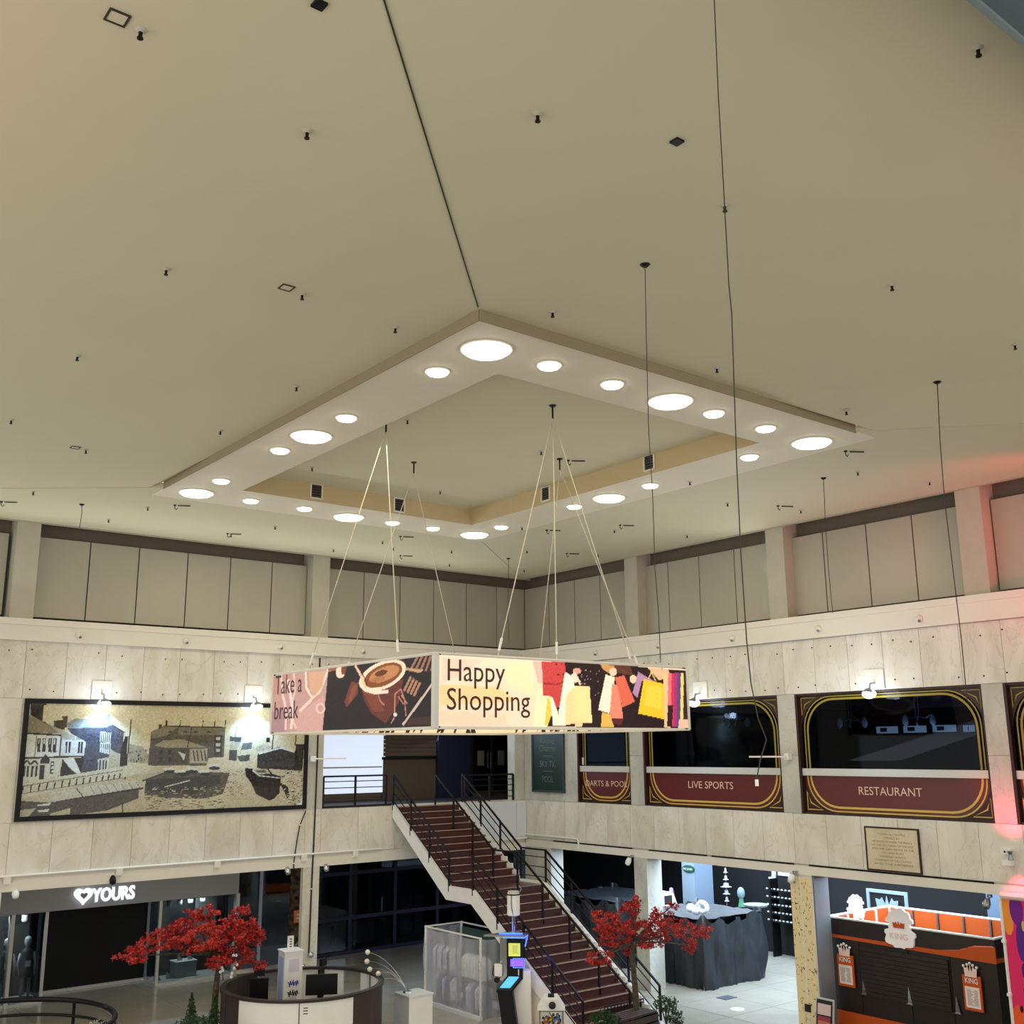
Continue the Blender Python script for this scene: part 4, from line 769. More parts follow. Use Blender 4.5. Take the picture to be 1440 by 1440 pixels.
# ================================================================ LEFT GROUND BEAM: conduit and boxes
t = thing('conduit', (9, YL-.05, 3.3), 'cream conduit pipe running along the left beam above the shopfronts', 'pipe')
build('pipe', MB().tube([(3.3, YL-.04, 3.31), (14.9, YL-.04, 3.31)], .03, 6), beam, t)
for x, y in ((10, 1238), (168, 1226), (306, 1213), (428, 1205), (500, 1199)):
    p = L(x, y, YL-.06); build('junction_box', MB().box(p[0]-.07, p[0]+.07, YL-.08, YL-.01, 3.16, 3.3), beam, t)
t = thing('conduit', (XR-.04, 23.7, 3.2), 'white bent conduit pipe at the corner end of the right beam', 'pipe')
build('pipe', MB().tube([(XR-.04, YL-.05, 3.42), (XR-.04, 22.15, 3.42), (XR-.04, 22.1, 3.38), (XR-.04, 22.08, 3.14)], .025, 6), white, t)
def spot(p, n, lb, m=chrome):
    p = np.array(p, float); n = np.array(n, float); t = thing('spotlight', p, lb, 'spotlight', 'small spots under the beams')
    build('base', MB().lathe(p+UP*.0, [(.05, 0), (.05, .05)], 8), steel, t); build('arm', MB().tube([p, p+n*.12-UP*.05], .018, 5), steel, t)
    build('head', MB().lathe(p+n*.14-UP*.1, [(.05, -.09), (.075, .0), (.06, .08), (.02, .1)], 10, (n[0]*.6, n[1]*.6, -1)), m, t, smooth=True)
spot((L(20, 1249, YL+.1)), (0, -1, 0), 'small white spotlight under the beam at the left end of the fascia', white)
spot(L(401, 1218, YL+.1), (0, -1, 0), 'small chrome spotlight under the beam left of the cable column'); spot(L(455, 1214, YL+.1), (0, -1, 0), 'small chrome spotlight under the beam right of the cable column')
spot(L(156, 1230, YL+.12), (0, -1, 0), 'dark dome spotlight above the shop name letters', blackm)
spot(R(889, 1205, XR-.02), (-1, 0, 0), 'small white spotlight on the plain right column', white); spot(R(1118, 1228, XR-.05), (-1, 0, 0), 'white spotlight at the top of the floral column', white)
spot(R(1392, 1262, XR+.05), (-1, 0, 0), 'silver spotlight beside the colourful column', steel)
def vcable(pts, r_, lb):
    t = thing('wall_cable', pts[-1], lb, 'cable'); build('flex', MB().tube(pts, r_, 5), mat('cable_black', (24, 22, 22), .6), t)
    for k in (len(pts)//3, 2*len(pts)//3): q_ = np.array(pts[k]); build('clip', MB().box(q_[0]-.03, q_[0]+.03, q_[1]-.02, q_[1]+.02, q_[2]-.015, q_[2]+.015), beam, t)
vcable([L(x, y, YL-.03) for x, y in ((450, 925), (449, 960), (448, 1010), (445, 1100), (441, 1190), (438, 1250), (436, 1300), (434, 1345))], .02, 'black cable clipped straight down the left wall column')
vcable([L(x, y, YL-.03) for x, y in ((430, 1140), (422, 1160), (418, 1180), (413, 1214), (413, 1222))], .014, 'thin dark cable slanting down beside the cable column')
# ================================================================ UPPER GALLERY
yb = 27.15
t = struct('window_5', MB().box(13.2, L(541, 1080, yb)[0], yb-.02, yb, 4.6, 6.9), mat('daylit_glass', (214, 226, 246), .4, emit=.85), at=None)
t['label'] = 'bright frosted daylit window panel on the upper gallery left of the stairs'
build('mullion', MB().box(13.2, 16.5, yb-.05, yb-.02, 5.3, 5.34), alum, t)
sh = struct('door_1', MB().box(16.55, 18.4, yb-.03, yb, 4.37, 5.55), brown); sh['label'] = 'closed brown shutter at the back of the upper gallery'
for k in range(11): build('slat', MB().box(16.55, 18.4, yb-.05, yb-.03, 5.62+k*.12, 5.73+k*.12), brown, sh)
build('shutter_rail', MB().box(16.5, 18.45, yb-.08, yb-.03, 5.52, 5.6), blackm, sh)
struct('wall_gallery_navy', MB().box(18.42, 19.6, yb-.15, yb, 4.37, 7.2), navy)
d2 = struct('door_2', MB().box(19.7, 21.3, yb-.06, yb, 6.55, 6.65), dk2); d2['label'] = 'dark double glass door at the head of the stairs'
for x in (19.7, 20.5, 21.3): build('stile', MB().box(x-.05, x+.05, yb-.08, yb-.02, 4.37, 6.55), dk2, d2)
for x in (19.75, 20.55): build('leaf', MB().box(x+.05, x+.7, yb-.05, yb-.03, 4.5, 6.5), shopglass, d2); build('notice_sheet', MB().box(x+.2, x+.45, yb-.07, yb-.055, 5.3, 5.75), mat('dim_paper', (120, 116, 104), .6), d2)
build('handle', MB().box(20.42, 20.46, yb-.14, yb-.1, 5.2, 5.7), chrome, d2)
struct('trim_10', MB().box(13.15, 19.34, YL+.45, YL+.5, 6.8, 6.94).box(13.15, 15.2, YL+.02, YL+.4, 4.37, 4.43), dk2)
# parapet: pale cladding right of stair
pp = struct('wall_parapet', MB().box(17.45, XR-.01, YL-.06, YL-.03, 3.35, 4.34), white)
for a, c_ in ((17.46, 18.5), (18.52, 19.3), (19.32, XR-.02)): build('cladding_panel', MB().box(a, c_, YL-.08, YL-.06, 3.37, 4.32), mat('pale_cladding', (214, 220, 230), .35), pp)
build('ledge', MB().box(17.4, XR-.01, YL-.12, YL-.03, 3.3, 3.35), white, pp)
def railing(name, p0, p1, z0, nr, lb, posts=2, h=.72):
    p0 = np.array(p0, float); p1 = np.array(p1, float); t = thing('balustrade', (p0+p1)/2, lb, 'railing', 'black steel railings')
    build('handrail', MB().bar(p0+UP*h, p1+UP*h, .045), railm, t)
    for k in range(nr): zz = h*(.16+.66*k/max(nr-1, 1)); build('rail', MB().bar(p0+UP*zz, p1+UP*zz, .022), railm, t)
    for k in range(posts): q_ = p0+(p1-p0)*(k/(posts-1)); build('post', MB().bar(q_, q_+UP*h, .045), railm, t)
    return t
railing('b', (13.2, YL+.06, 4.43), (15.05, YL+.06, 4.43), 0, 4, 'black balustrade on the gallery left of the stair head', 3)
railing('b', (17.6, YL+.06, 4.37), (19.3, YL+.06, 4.37), 0, 4, 'black balustrade on the gallery right of the stair head', 3)
# ================================================================ STAIRCASE
SX0, SX1 = 15.24, 17.42; zt_, yt = 4.34, YL-.03; zl_, yl0, yl1 = 2.55, 21.82, 20.85; ye = 17.1
st_ = thing('staircase', ((SX0+SX1)/2, 20.8, 0), 'wide brown staircase with white stringers rising over a landing to the upper gallery', 'staircase')
nu = 12; nl = 17
def flight(y0, z0, y1, z1, n_):
    dz = (z0-z1)/n_; dy = (y0-y1)/(n_-1)
    for k in range(n_):
        z = z0-dz*(k+1); ya = y0-dy*k
        build('riser', MB().box(SX0+.06, SX1-.06, ya-.02, ya, z, z+dz-.02), riser, st_)
        if k < n_-1: build('tread', MB().box(SX0+.06, SX1-.06, ya-dy-.02, ya-.0, z-.03, z), tread, st_); build('nosing', MB().box(SX0+.08, SX1-.08, ya-dy-.035, ya-dy+.02, z-.012, z+.006), nose, st_)
    return dz, dy
build('nosing', MB().box(SX0+.08, SX1-.08, yt-.03, yt, zt_-.01, zt_+.006), nose, st_)
flight(yt, zt_, yl0, zl_, nu)
build('landing', MB().box(SX0+.06, SX1-.06, yl1, yl0+.0, zl_-.06, zl_), tread, st_); build('nosing', MB().box(SX0+.08, SX1-.08, yl1-.02, yl1+.03, zl_, zl_+.006), nose, st_)
flight(yl1, zl_, ye, 0.0, nl)
def strpoly(dn, up_):
    return [(yt+.0, zt_+up_), (yl0, zl_+up_), (yl1, zl_+up_), (ye-.1, .02+up_), (ye-.1, 0), (ye+.35, 0), (yl1+.05, zl_-dn), (yl0+.1, zl_-dn), (yt, zt_-dn)]
for x0, x1 in ((SX0-.04, SX0+.06), (SX1-.06, SX1+.04)):
    V = strpoly(.27, .05); build('stringer', MB().prism([(x0, a, b_) for a, b_ in V], (x1-x0, 0, 0)), white, st_)
build('soffit', MB().prism([(SX0, yt, zt_-.24), (SX0, yl0, zl_-.24), (SX0, yl1, zl_-.24), (SX0, 17.5, 0.0), (SX0, 17.6, 0), (SX0, yl1+.0, zl_-.2), (SX0, yl0, zl_-.2), (SX0, yt, zt_-.2)], (SX1-SX0, 0, 0)), white, st_)
build('spandrel_wall', MB().prism([(SX0+.0, 17.45, 0), (SX0, 19.4, 0), (SX0, 19.4, 1.33), (SX0, 17.5, .02)], (.08, 0, 0)), mat('cream_wall', (232, 226, 210), .6), st_)
for k in range(nu-1): ya = yt-(yt-yl0)/(nu-1)*(k+.5); z = zt_-(zt_-zl_)/nu*(k+1); build('stringer_step', MB().box(SX1-.1, SX1-.05, ya-.12, ya+.1, z-.05, z+.11), white, st_)
for k in range(nl-1): ya = yl1-(yl1-ye)/(nl-1)*(k+.5); z = zl_-zl_/nl*(k+1); build('stringer_step', MB().box(SX1-.1, SX1-.05, ya-.12, ya+.1, z-.05, z+.11), white, st_)
def stair_rail(x, nr, lb, lowend=ye, h=.8):
    t = bpy.data.objects.new('railing', None); COL.objects.link(t); ORG[t.name] = np.array((x, 20.8, 0.)); t.parent = st_; t.location = Vector(ORG[t.name]-ORG[st_.name])*S; t['label'] = lb
    segs = [((x, yt, zt_), (x, yl0, zl_)), ((x, yl0, zl_), (x, yl1, zl_)), ((x, yl1, zl_), (x, lowend, .02))]
    for a, c_ in segs:
        a = np.array(a); c_ = np.array(c_)
        build('handrail', MB().bar(a+UP*h, c_+UP*h, .04), railm, t)
        for k in range(nr): zz = h*(.2+.58*k/max(nr-1, 1)); build('rail', MB().bar(a+UP*zz, c_+UP*zz, .02), railm, t)
    for a, c_, n_ in ((segs[0][0], segs[0][1], 4), (segs[2][0], segs[2][1], 5)):
        a = np.array(a); c_ = np.array(c_)
        for k in range(n_): q_ = a+(c_-a)*(k/(n_-1)); build('post', MB().bar(q_-UP*.08, q_+UP*h, .04), railm, t)
    if nr: build('top_return', MB().bar((x, yt, zt_+h), (x, yt+.02, zt_+h), .035), railm, t)
stair_rail(SX0-.02, 3, 'black four-bar railing on the left side of the staircase'); stair_rail(SX1+.02, 3, 'black four-bar railing on the right side of the staircase'); stair_rail((SX0+SX1)/2+.22, 0, 'single black handrail down the middle of the staircase')
# ================================================================ LEFT SHOP "YOURS"
YS = 28.1; sf = thing('shopfront', (9.7, YS, 0), 'grey clothing shopfront with glowing heart and YOURS letters', 'shopfront')
build('fascia', MB().box(5.2, 12.64, YS-.1, YS+.1, 2.06, 2.9), fascia, sf)
for x in (7.0, 12.64): build('end_post', MB().box(x-.04, x+.04, YS-.1, YS+.1, 0, 2.06), alum, sf)
def yo(x, y): return L(x, y, YS-.14)
a, c_ = yo(128, 1268), yo(187, 1263); hgt = yo(150, 1246)[2]-yo(150, 1267)[2]
text('shop_letter', 'YOURS', ((a[0]+c_[0])/2, YS-.19, a[2]+.0), RL, UP, c_[0]-a[0], hgt*.88, glow, sf, .06, .02, at=None)
text('letter_halo', 'YOURS', ((a[0]+c_[0])/2, YS-.17, a[2]-.03), RL, UP, (c_[0]-a[0])*1.06, hgt*1.0, mat('painted_halo', (190, 208, 214), .5, emit=.35), sf, .03, .045, at=None)  # wider, fainter glowing copy behind the letters stands in for their halo
hc = yo(117, 1259)
def heart(s_): return [(hc[0]+s_*16*math.sin(a)**3, YS-.1, hc[2]+s_*(13*math.cos(a)-5*math.cos(2*a)-2*math.cos(3*a)-math.cos(4*a))) for a in np.linspace(0, 2*math.pi, 32)[:-1]]
build('heart_symbol', MB().prism(heart(.0135), (0, -.1, 0)), glow, sf); build('heart_centre', MB().prism([(x, YS-.2, z) for x, _, z in heart(.0055)], (0, -.015, 0)), fascia, sf)
YD = 29.1; build('entrance_shutter', MB().box(7.85, 10.6, YD, YD+.06, .06, 2.9), dark, sf); build('threshold', MB().box(7.7, 10.7, YD-.06, YD+.08, 0, .06), alum, sf)
for x, y in ((7.78, YS), (10.56, YS), (7.9, YD), (10.62, YD)): build('corner_post', MB().box(x-.035, x+.035, y-.035, y+.035, 0, 2.1), alum, sf)
build('window_base', MB().box(10.56, 12.64, YS-.03, YS+.9, 0, .06), alum, sf); build('window_base', MB().box(5.3, 7.78, YS-.03, YS+.9, 0, .06), alum, sf)
build('window_glass', MB().box(10.6, 12.6, YS-.01, YS, .06, 2.06), shopglass, sf); build('window_glass', MB().box(5.3, 7.75, YS-.01, YS, .06, 2.06), shopglass, sf)
build('side_glass', MB().box(10.56, 10.57, YS+.03, YD-.03, .06, 2.06), shopglass, sf); build('side_glass', MB().box(7.78, 7.79, YS+.03, YD-.03, .06, 2.06), shopglass, sf)
build('back_partition', MB().box(5.2, 7.7, YD+.1, YD+.15, 0, 2.9), dk2, sf); build('back_partition', MB().box(10.7, 12.6, YD+.1, YD+.15, 0, 2.9), dk2, sf)
build('ceiling_panel', MB().box(5.2, 12.7, YS+.1, YD+.2, 2.86, 2.92), dark, sf)
build('poster', MB().box(11.9, 12.5, YD-.0, YD+.03, .6, 1.9), mat('grey_poster', (92, 98, 98), .6), sf)
lamp('shop_window_light', 'AREA', (11.6, 28.6, 2.0), 80, (255, 245, 235), .8, (11.6, 28.8, 0)); lamp('shop_window_light', 'AREA', (7.0, 28.6, 2.0), 80, (255, 245, 235), .8, (7.0, 28.8, 0))
for i, (x, y) in enumerate(((238, 1269), (253, 1266), (268, 1264), (285, 1262), (17, 1293), (35, 1290))):
    p = L(x, y, YS+.35); t = thing('hanging_lantern', p, f'small pale lantern hanging in the shop window, {ordn((i+2) % 6, 0)} from the left', 'lantern', 'lanterns in the shop windows')
    build('shade', MB().lathe(p-[0, 0, .1], [(.06, 0), (.07, .02), (.07, .18), (.05, .2)], 8), mat('lantern_paper', (190, 190, 186), .6), t); build('cord', MB().bar(p+[0, 0, .1], (p[0], p[1], 2.86), .01), blackm, t)
dm = mat('navy_dress', (40, 50, 58), .7); skn = mat('mannequin_white', (170, 172, 170), .4)
for (x, lb) in ((33, 'pale mannequin in a dark dress inside the left shop window'), (4, 'partly hidden mannequin at the left edge of the shop window')):
    p = L(x, 1400, 28.5); x0 = p[0]; t = thing('mannequin', (x0, 28.5, 0.06), lb, 'mannequin', 'shop mannequins')
    build('plinth', MB().lathe((x0, 28.5, .06), [(.2, 0), (.2, .03)], 12), steel, t)
    build('legs', MB().tube([(x0-.07, 28.5, .75), (x0-.075, 28.49, .42), (x0-.08, 28.5, .09)], .06, 8, .03).tube([(x0+.07, 28.5, .75), (x0+.085, 28.47, .42), (x0+.09, 28.46, .09)], .06, 8, .03), skn, t, smooth=True)
    build('dress', MB().lathe((x0, 28.5, .55), [(.17, 0), (.15, .15), (.11, .3), (.13, .45), (.15, .58), (.06, .66)], 12, sy=.7), dm, t, smooth=True)
    build('head', MB().lathe((x0, 28.5, 1.18), [(.04, 0), (.04, .07), (.075, .12), (.085, .2), (.07, .27), (.02, .3)], 10), skn, t, smooth=True)
    for s_ in (-1, 1): build('arm', MB().tube([(x0+s_*.15, 28.5, 1.1), (x0+s_*.2, 28.5, .85), (x0+s_*.17, 28.4, .62)], .035, 6, .02), skn, t, smooth=True)
    build('price_card', MB().box(x0-.06, x0+.06, 28.35, 28.36, .8, .94), white, t)
t = thing('display_plinth', (L(257, 1372, 28.6)[0], 28.6, .06), 'grey display plinth holding shoes in the shop window', 'plinth'); px_ = L(257, 1372, 28.6)[0]
build('body', MB().box(px_-.28, px_+.28, 28.4, 28.8, .06, .42), mat('plinth_grey', (176, 182, 178), .6), t); build('top', MB().box(px_-.3, px_+.3, 28.38, 28.82, .42, .45), mat('plinth_grey2', (196, 200, 196), .6), t)
for i, (dx, z, dy, lb) in enumerate(((-.14, .45, 0, 'left white heeled shoe on the plinth'), (.14, .45, 0, 'right white heeled shoe on the plinth'), (-.72, .06, -.1, 'leftmost white heeled shoe on the shop window floor'), (-.45, .06, -.1, 'white heeled shoe on the window floor beside the plinth'))):
    x0 = px_+dx; y0 = 28.55+dy; t = thing('shoe', (x0, y0, z), lb, 'shoe', 'white shoes in the window')
    build('upper', MB().prism([(x0-.02, y0, z), (x0+.1, y0, z), (x0+.06, y0, z+.05), (x0+.01, y0, z+.12), (x0-.03, y0, z+.17), (x0-.04, y0, z+.08)], (0, .06, 0)), skn, t); build('heel', MB().bar((x0-.03, y0+.03, z), (x0-.03, y0+.03, z+.1), .02), skn, t)
# other dark shopfronts on the left
g2 = thing('shopfront', (16, 28.7, 0), 'dark navy glazed shopfront behind the stairs', 'shopfront')
for x in np.arange(14.9, 22.5, 1.55): build('mullion', MB().box(x-.05, x+.05, 28.65, 28.78, 0, 2.9), navy, g2); build('glazing', MB().box(x+.05, x+1.5, 28.7, 28.72, .12, 2.9), shopglass, g2)
for z in (0, .95, 2.2): build('crossbar', MB().box(14.9, 22.6, 28.66, 28.76, z, z+.1), navy, g2)
gpo = mat('dim_poster', (92, 94, 98), .6)
for x0, x1, z0, z1 in ((15.3, 16.4, .25, .85), (16.65, 17.35, .25, .85), (18.3, 18.7, .3, 1.4), (18.8, 19.1, .3, 1.4), (20.2, 20.5, .5, 1.2)): build('poster', MB().box(x0, x1, 28.8, 28.83, z0, z1), gpo, g2)
build('figure_print', MB().tube([(15.9, 28.79, .3), (15.93, 28.79, .55), (15.95, 28.79, .8)], .025, 5).tube([(16.02, 28.79, .3), (15.98, 28.79, .55), (15.95, 28.79, .8)], .025, 5), dark, g2)
build('inner_column', MB().box(17.3, 18.0, 29.6, 29.9, 0, 3.0), mat('olive_column', (62, 56, 34), .7), g2); build('inner_column', MB().box(20.9, 21.3, 29.3, 29.6, 0, 2.9), mat('olive_column2', (78, 72, 44), .7), g2)
build('door_handle', MB().box(17.46, 17.5, 28.56, 28.6, 1.1, 1.5), chrome, g2)
g3 = thing('shopfront', (13.6, 28.7, 0), 'dark shopfront between the grey fascia and the bark-clad trunk', 'shopfront')
for x in (12.75, 13.6, 14.75): build('mullion', MB().box(x-.05, x+.05, 28.66, 28.78, 0, 2.9), steel, g3)
build('glazing', MB().box(12.8, 14.7, 28.7, 28.72, .05, 2.9), shopglass, g3); build('backing', MB().box(12.8, 14.7, 29.2, 29.25, 0, 2.9), dk2, g3); build('kick_panel', MB().box(12.8, 14.7, 28.68, 28.7, 0, .5), mat('steel_blue', (70, 80, 88), .5), g3)
# bark trunk with sign
tx, ty = 12.63*26.6/24.43, 26.6; tk = thing('bark_trunk', (L(414, 1340, ty)[0], ty, 0), 'tall bark-clad tree trunk post with an orange sign and round badge', 'post'); tx = L(414, 1340, ty)[0]
prof = [(.17+rng.uniform(-.025, .03), z) for z in np.linspace(0, 2.98, 26)]; mb = MB().lathe((tx, ty, 0), prof, 14); mb.v = [(x+rng.uniform(-.018, .018), y+rng.uniform(-.018, .018), z) for x, y, z in mb.v]; build('trunk', mb, mat('trunk_bark', (96, 78, 58), .9, c2=(24, 18, 14), nscale=7, bump=1), tk)
build('sign', MB().box(tx-.17, tx+.13, ty-.26, ty-.22, 1.42, 1.72), mat('orange_sign', (204, 112, 70), .6), tk); build('sign_text', MB().box(tx-.1, tx+.08, ty-.265, ty-.26, 1.6, 1.63).box(tx-.12, tx+.06, ty-.265, ty-.26, 1.51, 1.54), letter, tk)
build('badge', MB().lathe((tx+.02, ty-.2, .78), [(.16, 0), (.16, .03)], 18, (0, -1, 0)), steel, tk); build('badge_face', MB().lathe((tx+.02, ty-.235, .78), [(.11, 0), (.1, .01)], 18, (0, -1, 0)), dk2, tk)
# ================================================================ RIGHT GROUND FLOOR
bk2 = struct('wall_shops_right', MB().box(26.0, 26.2, 4, 30, 0, 3.3), mat('shop_black', (13, 14, 19), .8))
struct('door_3', MB().box(25.9, 26.0, 18.9, 20.8, 0, 2.6), dark)
def column(name, x0, x1, y0, y1, m, lb, z1=3.3):
    t = thing(name, ((x0+x1)/2, (y0+y1)/2, 0), lb, 'column'); build('shaft', MB().box(x0, x1, y0, y1, .1, z1), m, t); build('base', MB().box(x0-.02, x1+.02, y0-.02, y1+.02, 0, .1), steel, t); return t
pg = mat('pale_blue_grey', (136, 152, 166), .5); pg2 = mat('blue_grey', (112, 128, 148), .5)
gc = column('column', 24.0, 24.75, 21.95, 22.45, pg, 'pale blue-grey column with a round green sign behind the tarpaulin stall')
build('side_panel', MB().box(24.0, 24.75, 21.93, 21.95, .1, 3.25), pg2, gc)
p = R(968, 1222, 23.97); sg = build('sign_plate', MB().lathe((23.99, p[1], p[2]), [(.0, 0), (.24, 0), (.24, .02), (0, .03)], 20, (-1, 0, 0), sy=.45, sx=1), mat('sign_green', (30, 78, 60), .5), gc)
text('sign_lettering', 'SPECSAVERS', (23.94, p[1], p[2]-.03), RR, UP, .36, .06, white, gc, .002, at=None)
column('column', 24.2, 24.6, 12.6, 13.25, mat('dusty_blue', (98, 116, 142), .6), 'dusty blue column behind the kiosk on the right')
oc = L(836, 1225, 27.0); column('column', 22.0, 22.7, 26.6, 27.0, mat('mustard', (116, 108, 50), .7), 'mustard yellow column in the dark passage behind the tarpaulins'); column('column', 21.2, 21.9, 26.9, 27.3, mat('dim_teal', (54, 70, 72), .7), 'dim grey-green column left of the mustard one')
struct('wall_corner_brown', MB().box(18.9, 19.3, YL+.5, YL+.6, 0, 3.0), mat('rust_panel', (112, 62, 42), .7))
# steel-sided column wrapped in a floral print, next to the kiosk
fc = thing('column_wrap', (XR, 14.9, 0), 'cream and brown leaf-patterned wrap around the middle right column', 'column wrap')
cw = Canvas(40, 200, None, (232, 216, 172))
for _ in range(190):
    x, y = rng.uniform(0, 40), rng.uniform(0, 200); a = rng.uniform(0, 6.3); l_ = rng.uniform(2, 5); cc = [(96, 74, 44), (168, 120, 66), (60, 66, 44), (206, 170, 110)][rng.integers(4)]
    cw.raw(np.array([(x, y), (x+l_*math.cos(a)+.8, y+l_*math.sin(a)), (x+l_*1.4*math.cos(a), y+l_*1.4*math.sin(a)), (x+l_*math.cos(a)-.8, y+l_*math.sin(a)+.9)]), cc)
build('shell', MB().box(XR-.05, XR-.01, 14.63, 15.18, .0, 3.05), beam, fc); print_mesh('print', cw, (XR-.053, 15.18, 0), RR, UP, .55, 3.05, fc, .5, 0, at=None)
build('edge_strip', MB().box(XR-.06, XR-.05, 14.9, 14.93, 0, 3.05), beam, fc); build('socket_plate', MB().box(XR-.07, XR-.05, 14.85, 15.0, .35, .5), dk2, fc)
build('steel_side', MB().box(XR, XR+.5, 14.6, 14.645, 0, 3.05), mat('steel_cladding', (138, 140, 146), .4, metal=.3), fc)
# colourful wrap on the right-hand column
cx = thing('column_wrap', (XR, 10.1, 0), 'magenta, orange and purple swirling graphic wrap on the far right column', 'column wrap'); cc2 = Canvas(360, 200, None, (226, 52, 108))
for (x, y, rx, ry, c_) in ((20, 18, 26, 22, (240, 150, 60)), (62, 10, 30, 18, (116, 40, 140)), (70, 46, 22, 22, (92, 46, 140)), (80, 78, 22, 11, (72, 42, 132)), (74, 100, 18, 7, (72, 42, 132)), (30, 148, 46, 32, (232, 96, 56)), (84, 132, 14, 12, (240, 140, 50)), (60, 176, 20, 20, (42, 34, 70)), (60, 176, 12, 12, (232, 96, 56)), (14, 190, 20, 10, (150, 60, 50)), (40, 120, 8, 4, (60, 20, 40)), (86, 28, 8, 6, (200, 190, 90))):
    cc2.raw(np.array([(x+rx*math.cos(a), y+ry*math.sin(a)) for a in np.linspace(0, 6.28, 26)[:-1]]), c_)
build('shell', MB().box(XR-.12, XR-.06, 8.9, 10.42, 0, 3.05), beam, cx); print_mesh('print', cc2, (XR-.123, 10.42, 0), RR, UP, 1.5, 3.05, cx, .4, 0, at=None)
build('edge_pipe', MB().tube([(XR-.13, 10.44, 0), (XR-.13, 10.44, 3.08), (XR-.13, 10.2, 3.1)], .03, 6), white, cx)
for z in (.6, 1.4, 2.3): build('pipe_clip', MB().box(XR-.18, XR-.1, 10.4, 10.47, z, z+.05), white, cx)
build('top_roll', MB().tube([(XR-.15, 10.4, 3.12), (XR-.15, 9.4, 3.12)], .06, 8), beam, cx)
# tarpaulin stalls
def tarp_box(x0, x1, y0, y1, h, lb, seed, dip=.6):
    r_ = np.random.default_rng(seed); t = thing('covered_stall', ((x0+x1)/2, (y0+y1)/2, 0), lb, 'stall', 'stalls under tarpaulins')
    P = []; n = 26
    for a, c_ in (((x0, y1), (x0, y0)), ((x0, y0), (x1, y0)), ((x1, y0), (x1, y1)), ((x1, y1), (x0, y1))):
        for k in range(n): P.append((a[0]+(c_[0]-a[0])*k/n, a[1]+(c_[1]-a[1])*k/n))
    P = np.array(P); m_ = len(P); cx_, cy_ = (x0+x1)/2, (y0+y1)/2; rows = 18; V = []
    ph = r_.uniform(0, 6, m_); top = np.array([h*(1+.05*math.sin(k*.9+seed)-.1*abs(math.sin(k*math.pi/n*1.0))*(1 if k % n else 0)) for k in range(m_)])
    for i in range(rows+1):
        f_ = i/rows
        for k in range(m_):
            d = P[k]-[cx_, cy_]; d /= np.linalg.norm(d); w_ = .06*(1-f_*.5)*math.sin(k*1.9+ph[k]*.6+f_*2)+.05*math.sin(k*.7+f_*5)+.03*math.sin(k*3.1-f_*7)
            V.append((P[k][0]+d[0]*w_, P[k][1]+d[1]*w_, max(.0, top[k]*f_)))
    fs = [(i*m_+j, i*m_+(j+1) % m_, (i+1)*m_+(j+1) % m_, (i+1)*m_+j) for i in range(rows) for j in range(m_)]
    mb = MB().add(V, fs); build('side_sheet', mb, tarp, t, smooth=True)
    mb = MB(); G = 14; V = []
    for i in range(G+1):
        for j in range(G+1):
            u_, v_ = i/G, j/G; e_ = min(u_, 1-u_, v_, 1-v_)*2; V.append((x0+(x1-x0)*u_, y0+(y1-y0)*v_, h*.97-dip*e_+.1*math.sin(u_*7+seed)*math.cos(v_*6)*e_*1.3+r_.uniform(-.02, .02)))
    mb.add(V, [(i*(G+1)+j, (i+1)*(G+1)+j, (i+1)*(G+1)+j+1, i*(G+1)+j+1) for i in range(G) for j in range(G)]); build('top_sheet', mb, tarp, t, smooth=True)
    for x, y in ((x0+.04, y0+.04), (x1-.04, y0+.04), (x0+.04, y1-.04), (x1-.04, y1-.04)): build('pole', MB().box(x-.025, x+.025, y-.025, y+.025, 0, h+.06), steel, t)
    return t
tarp_box(20.7, 23.0, 18.75, 21.0, 1.68, 'large stall wrapped in charcoal tarpaulin right of the plain column', 3); tarp_box(20.9, 23.2, 22.0, 24.6, 1.75, 'charcoal tarpaulin covered stall behind the plain column and stair rail', 8, .2)
# raised back panels of the near stall
# small goods above and behind the stall
t = thing('toy_bundle', (22.0, 19.9, 1.48), 'white bundled toy lying on the tarpaulin stall', 'toy')
p = np.array([22.0, 19.9, 1.6]); build('loop', MB().tube([p+[.0, .16*math.cos(a), .1+.12*math.sin(a)] for a in np.linspace(0, 6.28, 14)], .06, 7), white, t, smooth=True); build('body', MB().ball(p+[0, .22, 0], .13, 10), white, t, smooth=True); build('body_lobe', MB().ball(p+[0, .42, .03], .12, 10), white, t, smooth=True)
t = thing('hat_stand', R(1022, 1262, 25)*[1, 1, 0], 'tall thin stand with pale hats in the dark shop behind the stall', 'stand'); hx = ORG[t.name]
build('pole', MB().bar(hx+UP*.02, hx+UP*2.35, .03), steel, t)
for k, (z, w_) in enumerate(((2.2, .07), (2.0, .09), (1.8, .17), (1.6, .12), (1.4, .08))): build('hat', MB().lathe(hx+UP*z, [(w_, 0), (w_*.5, .03), (w_*.45, .1), (.02, .12)], 10), skn, t)
t = thing('mannequin_bust', R(1043, 1275, 24.2), 'pale blue-white mannequin head with a green scarf behind the stall', 'mannequin'); hp = ORG[t.name]
build('stand', MB().bar(hp-UP*hp[2]+UP*.0, hp, .05), blackm, t); build('neck', MB().lathe(hp, [(.1, 0), (.07, .12), (.05, .25)], 10), mat('scarf_green', (66, 120, 92), .6), t); build('head', MB().ball(hp+UP*.36, .13, 12, (.85, .85, 1.25)), mat('bust_pale', (112, 136, 144), .5), t, smooth=True)
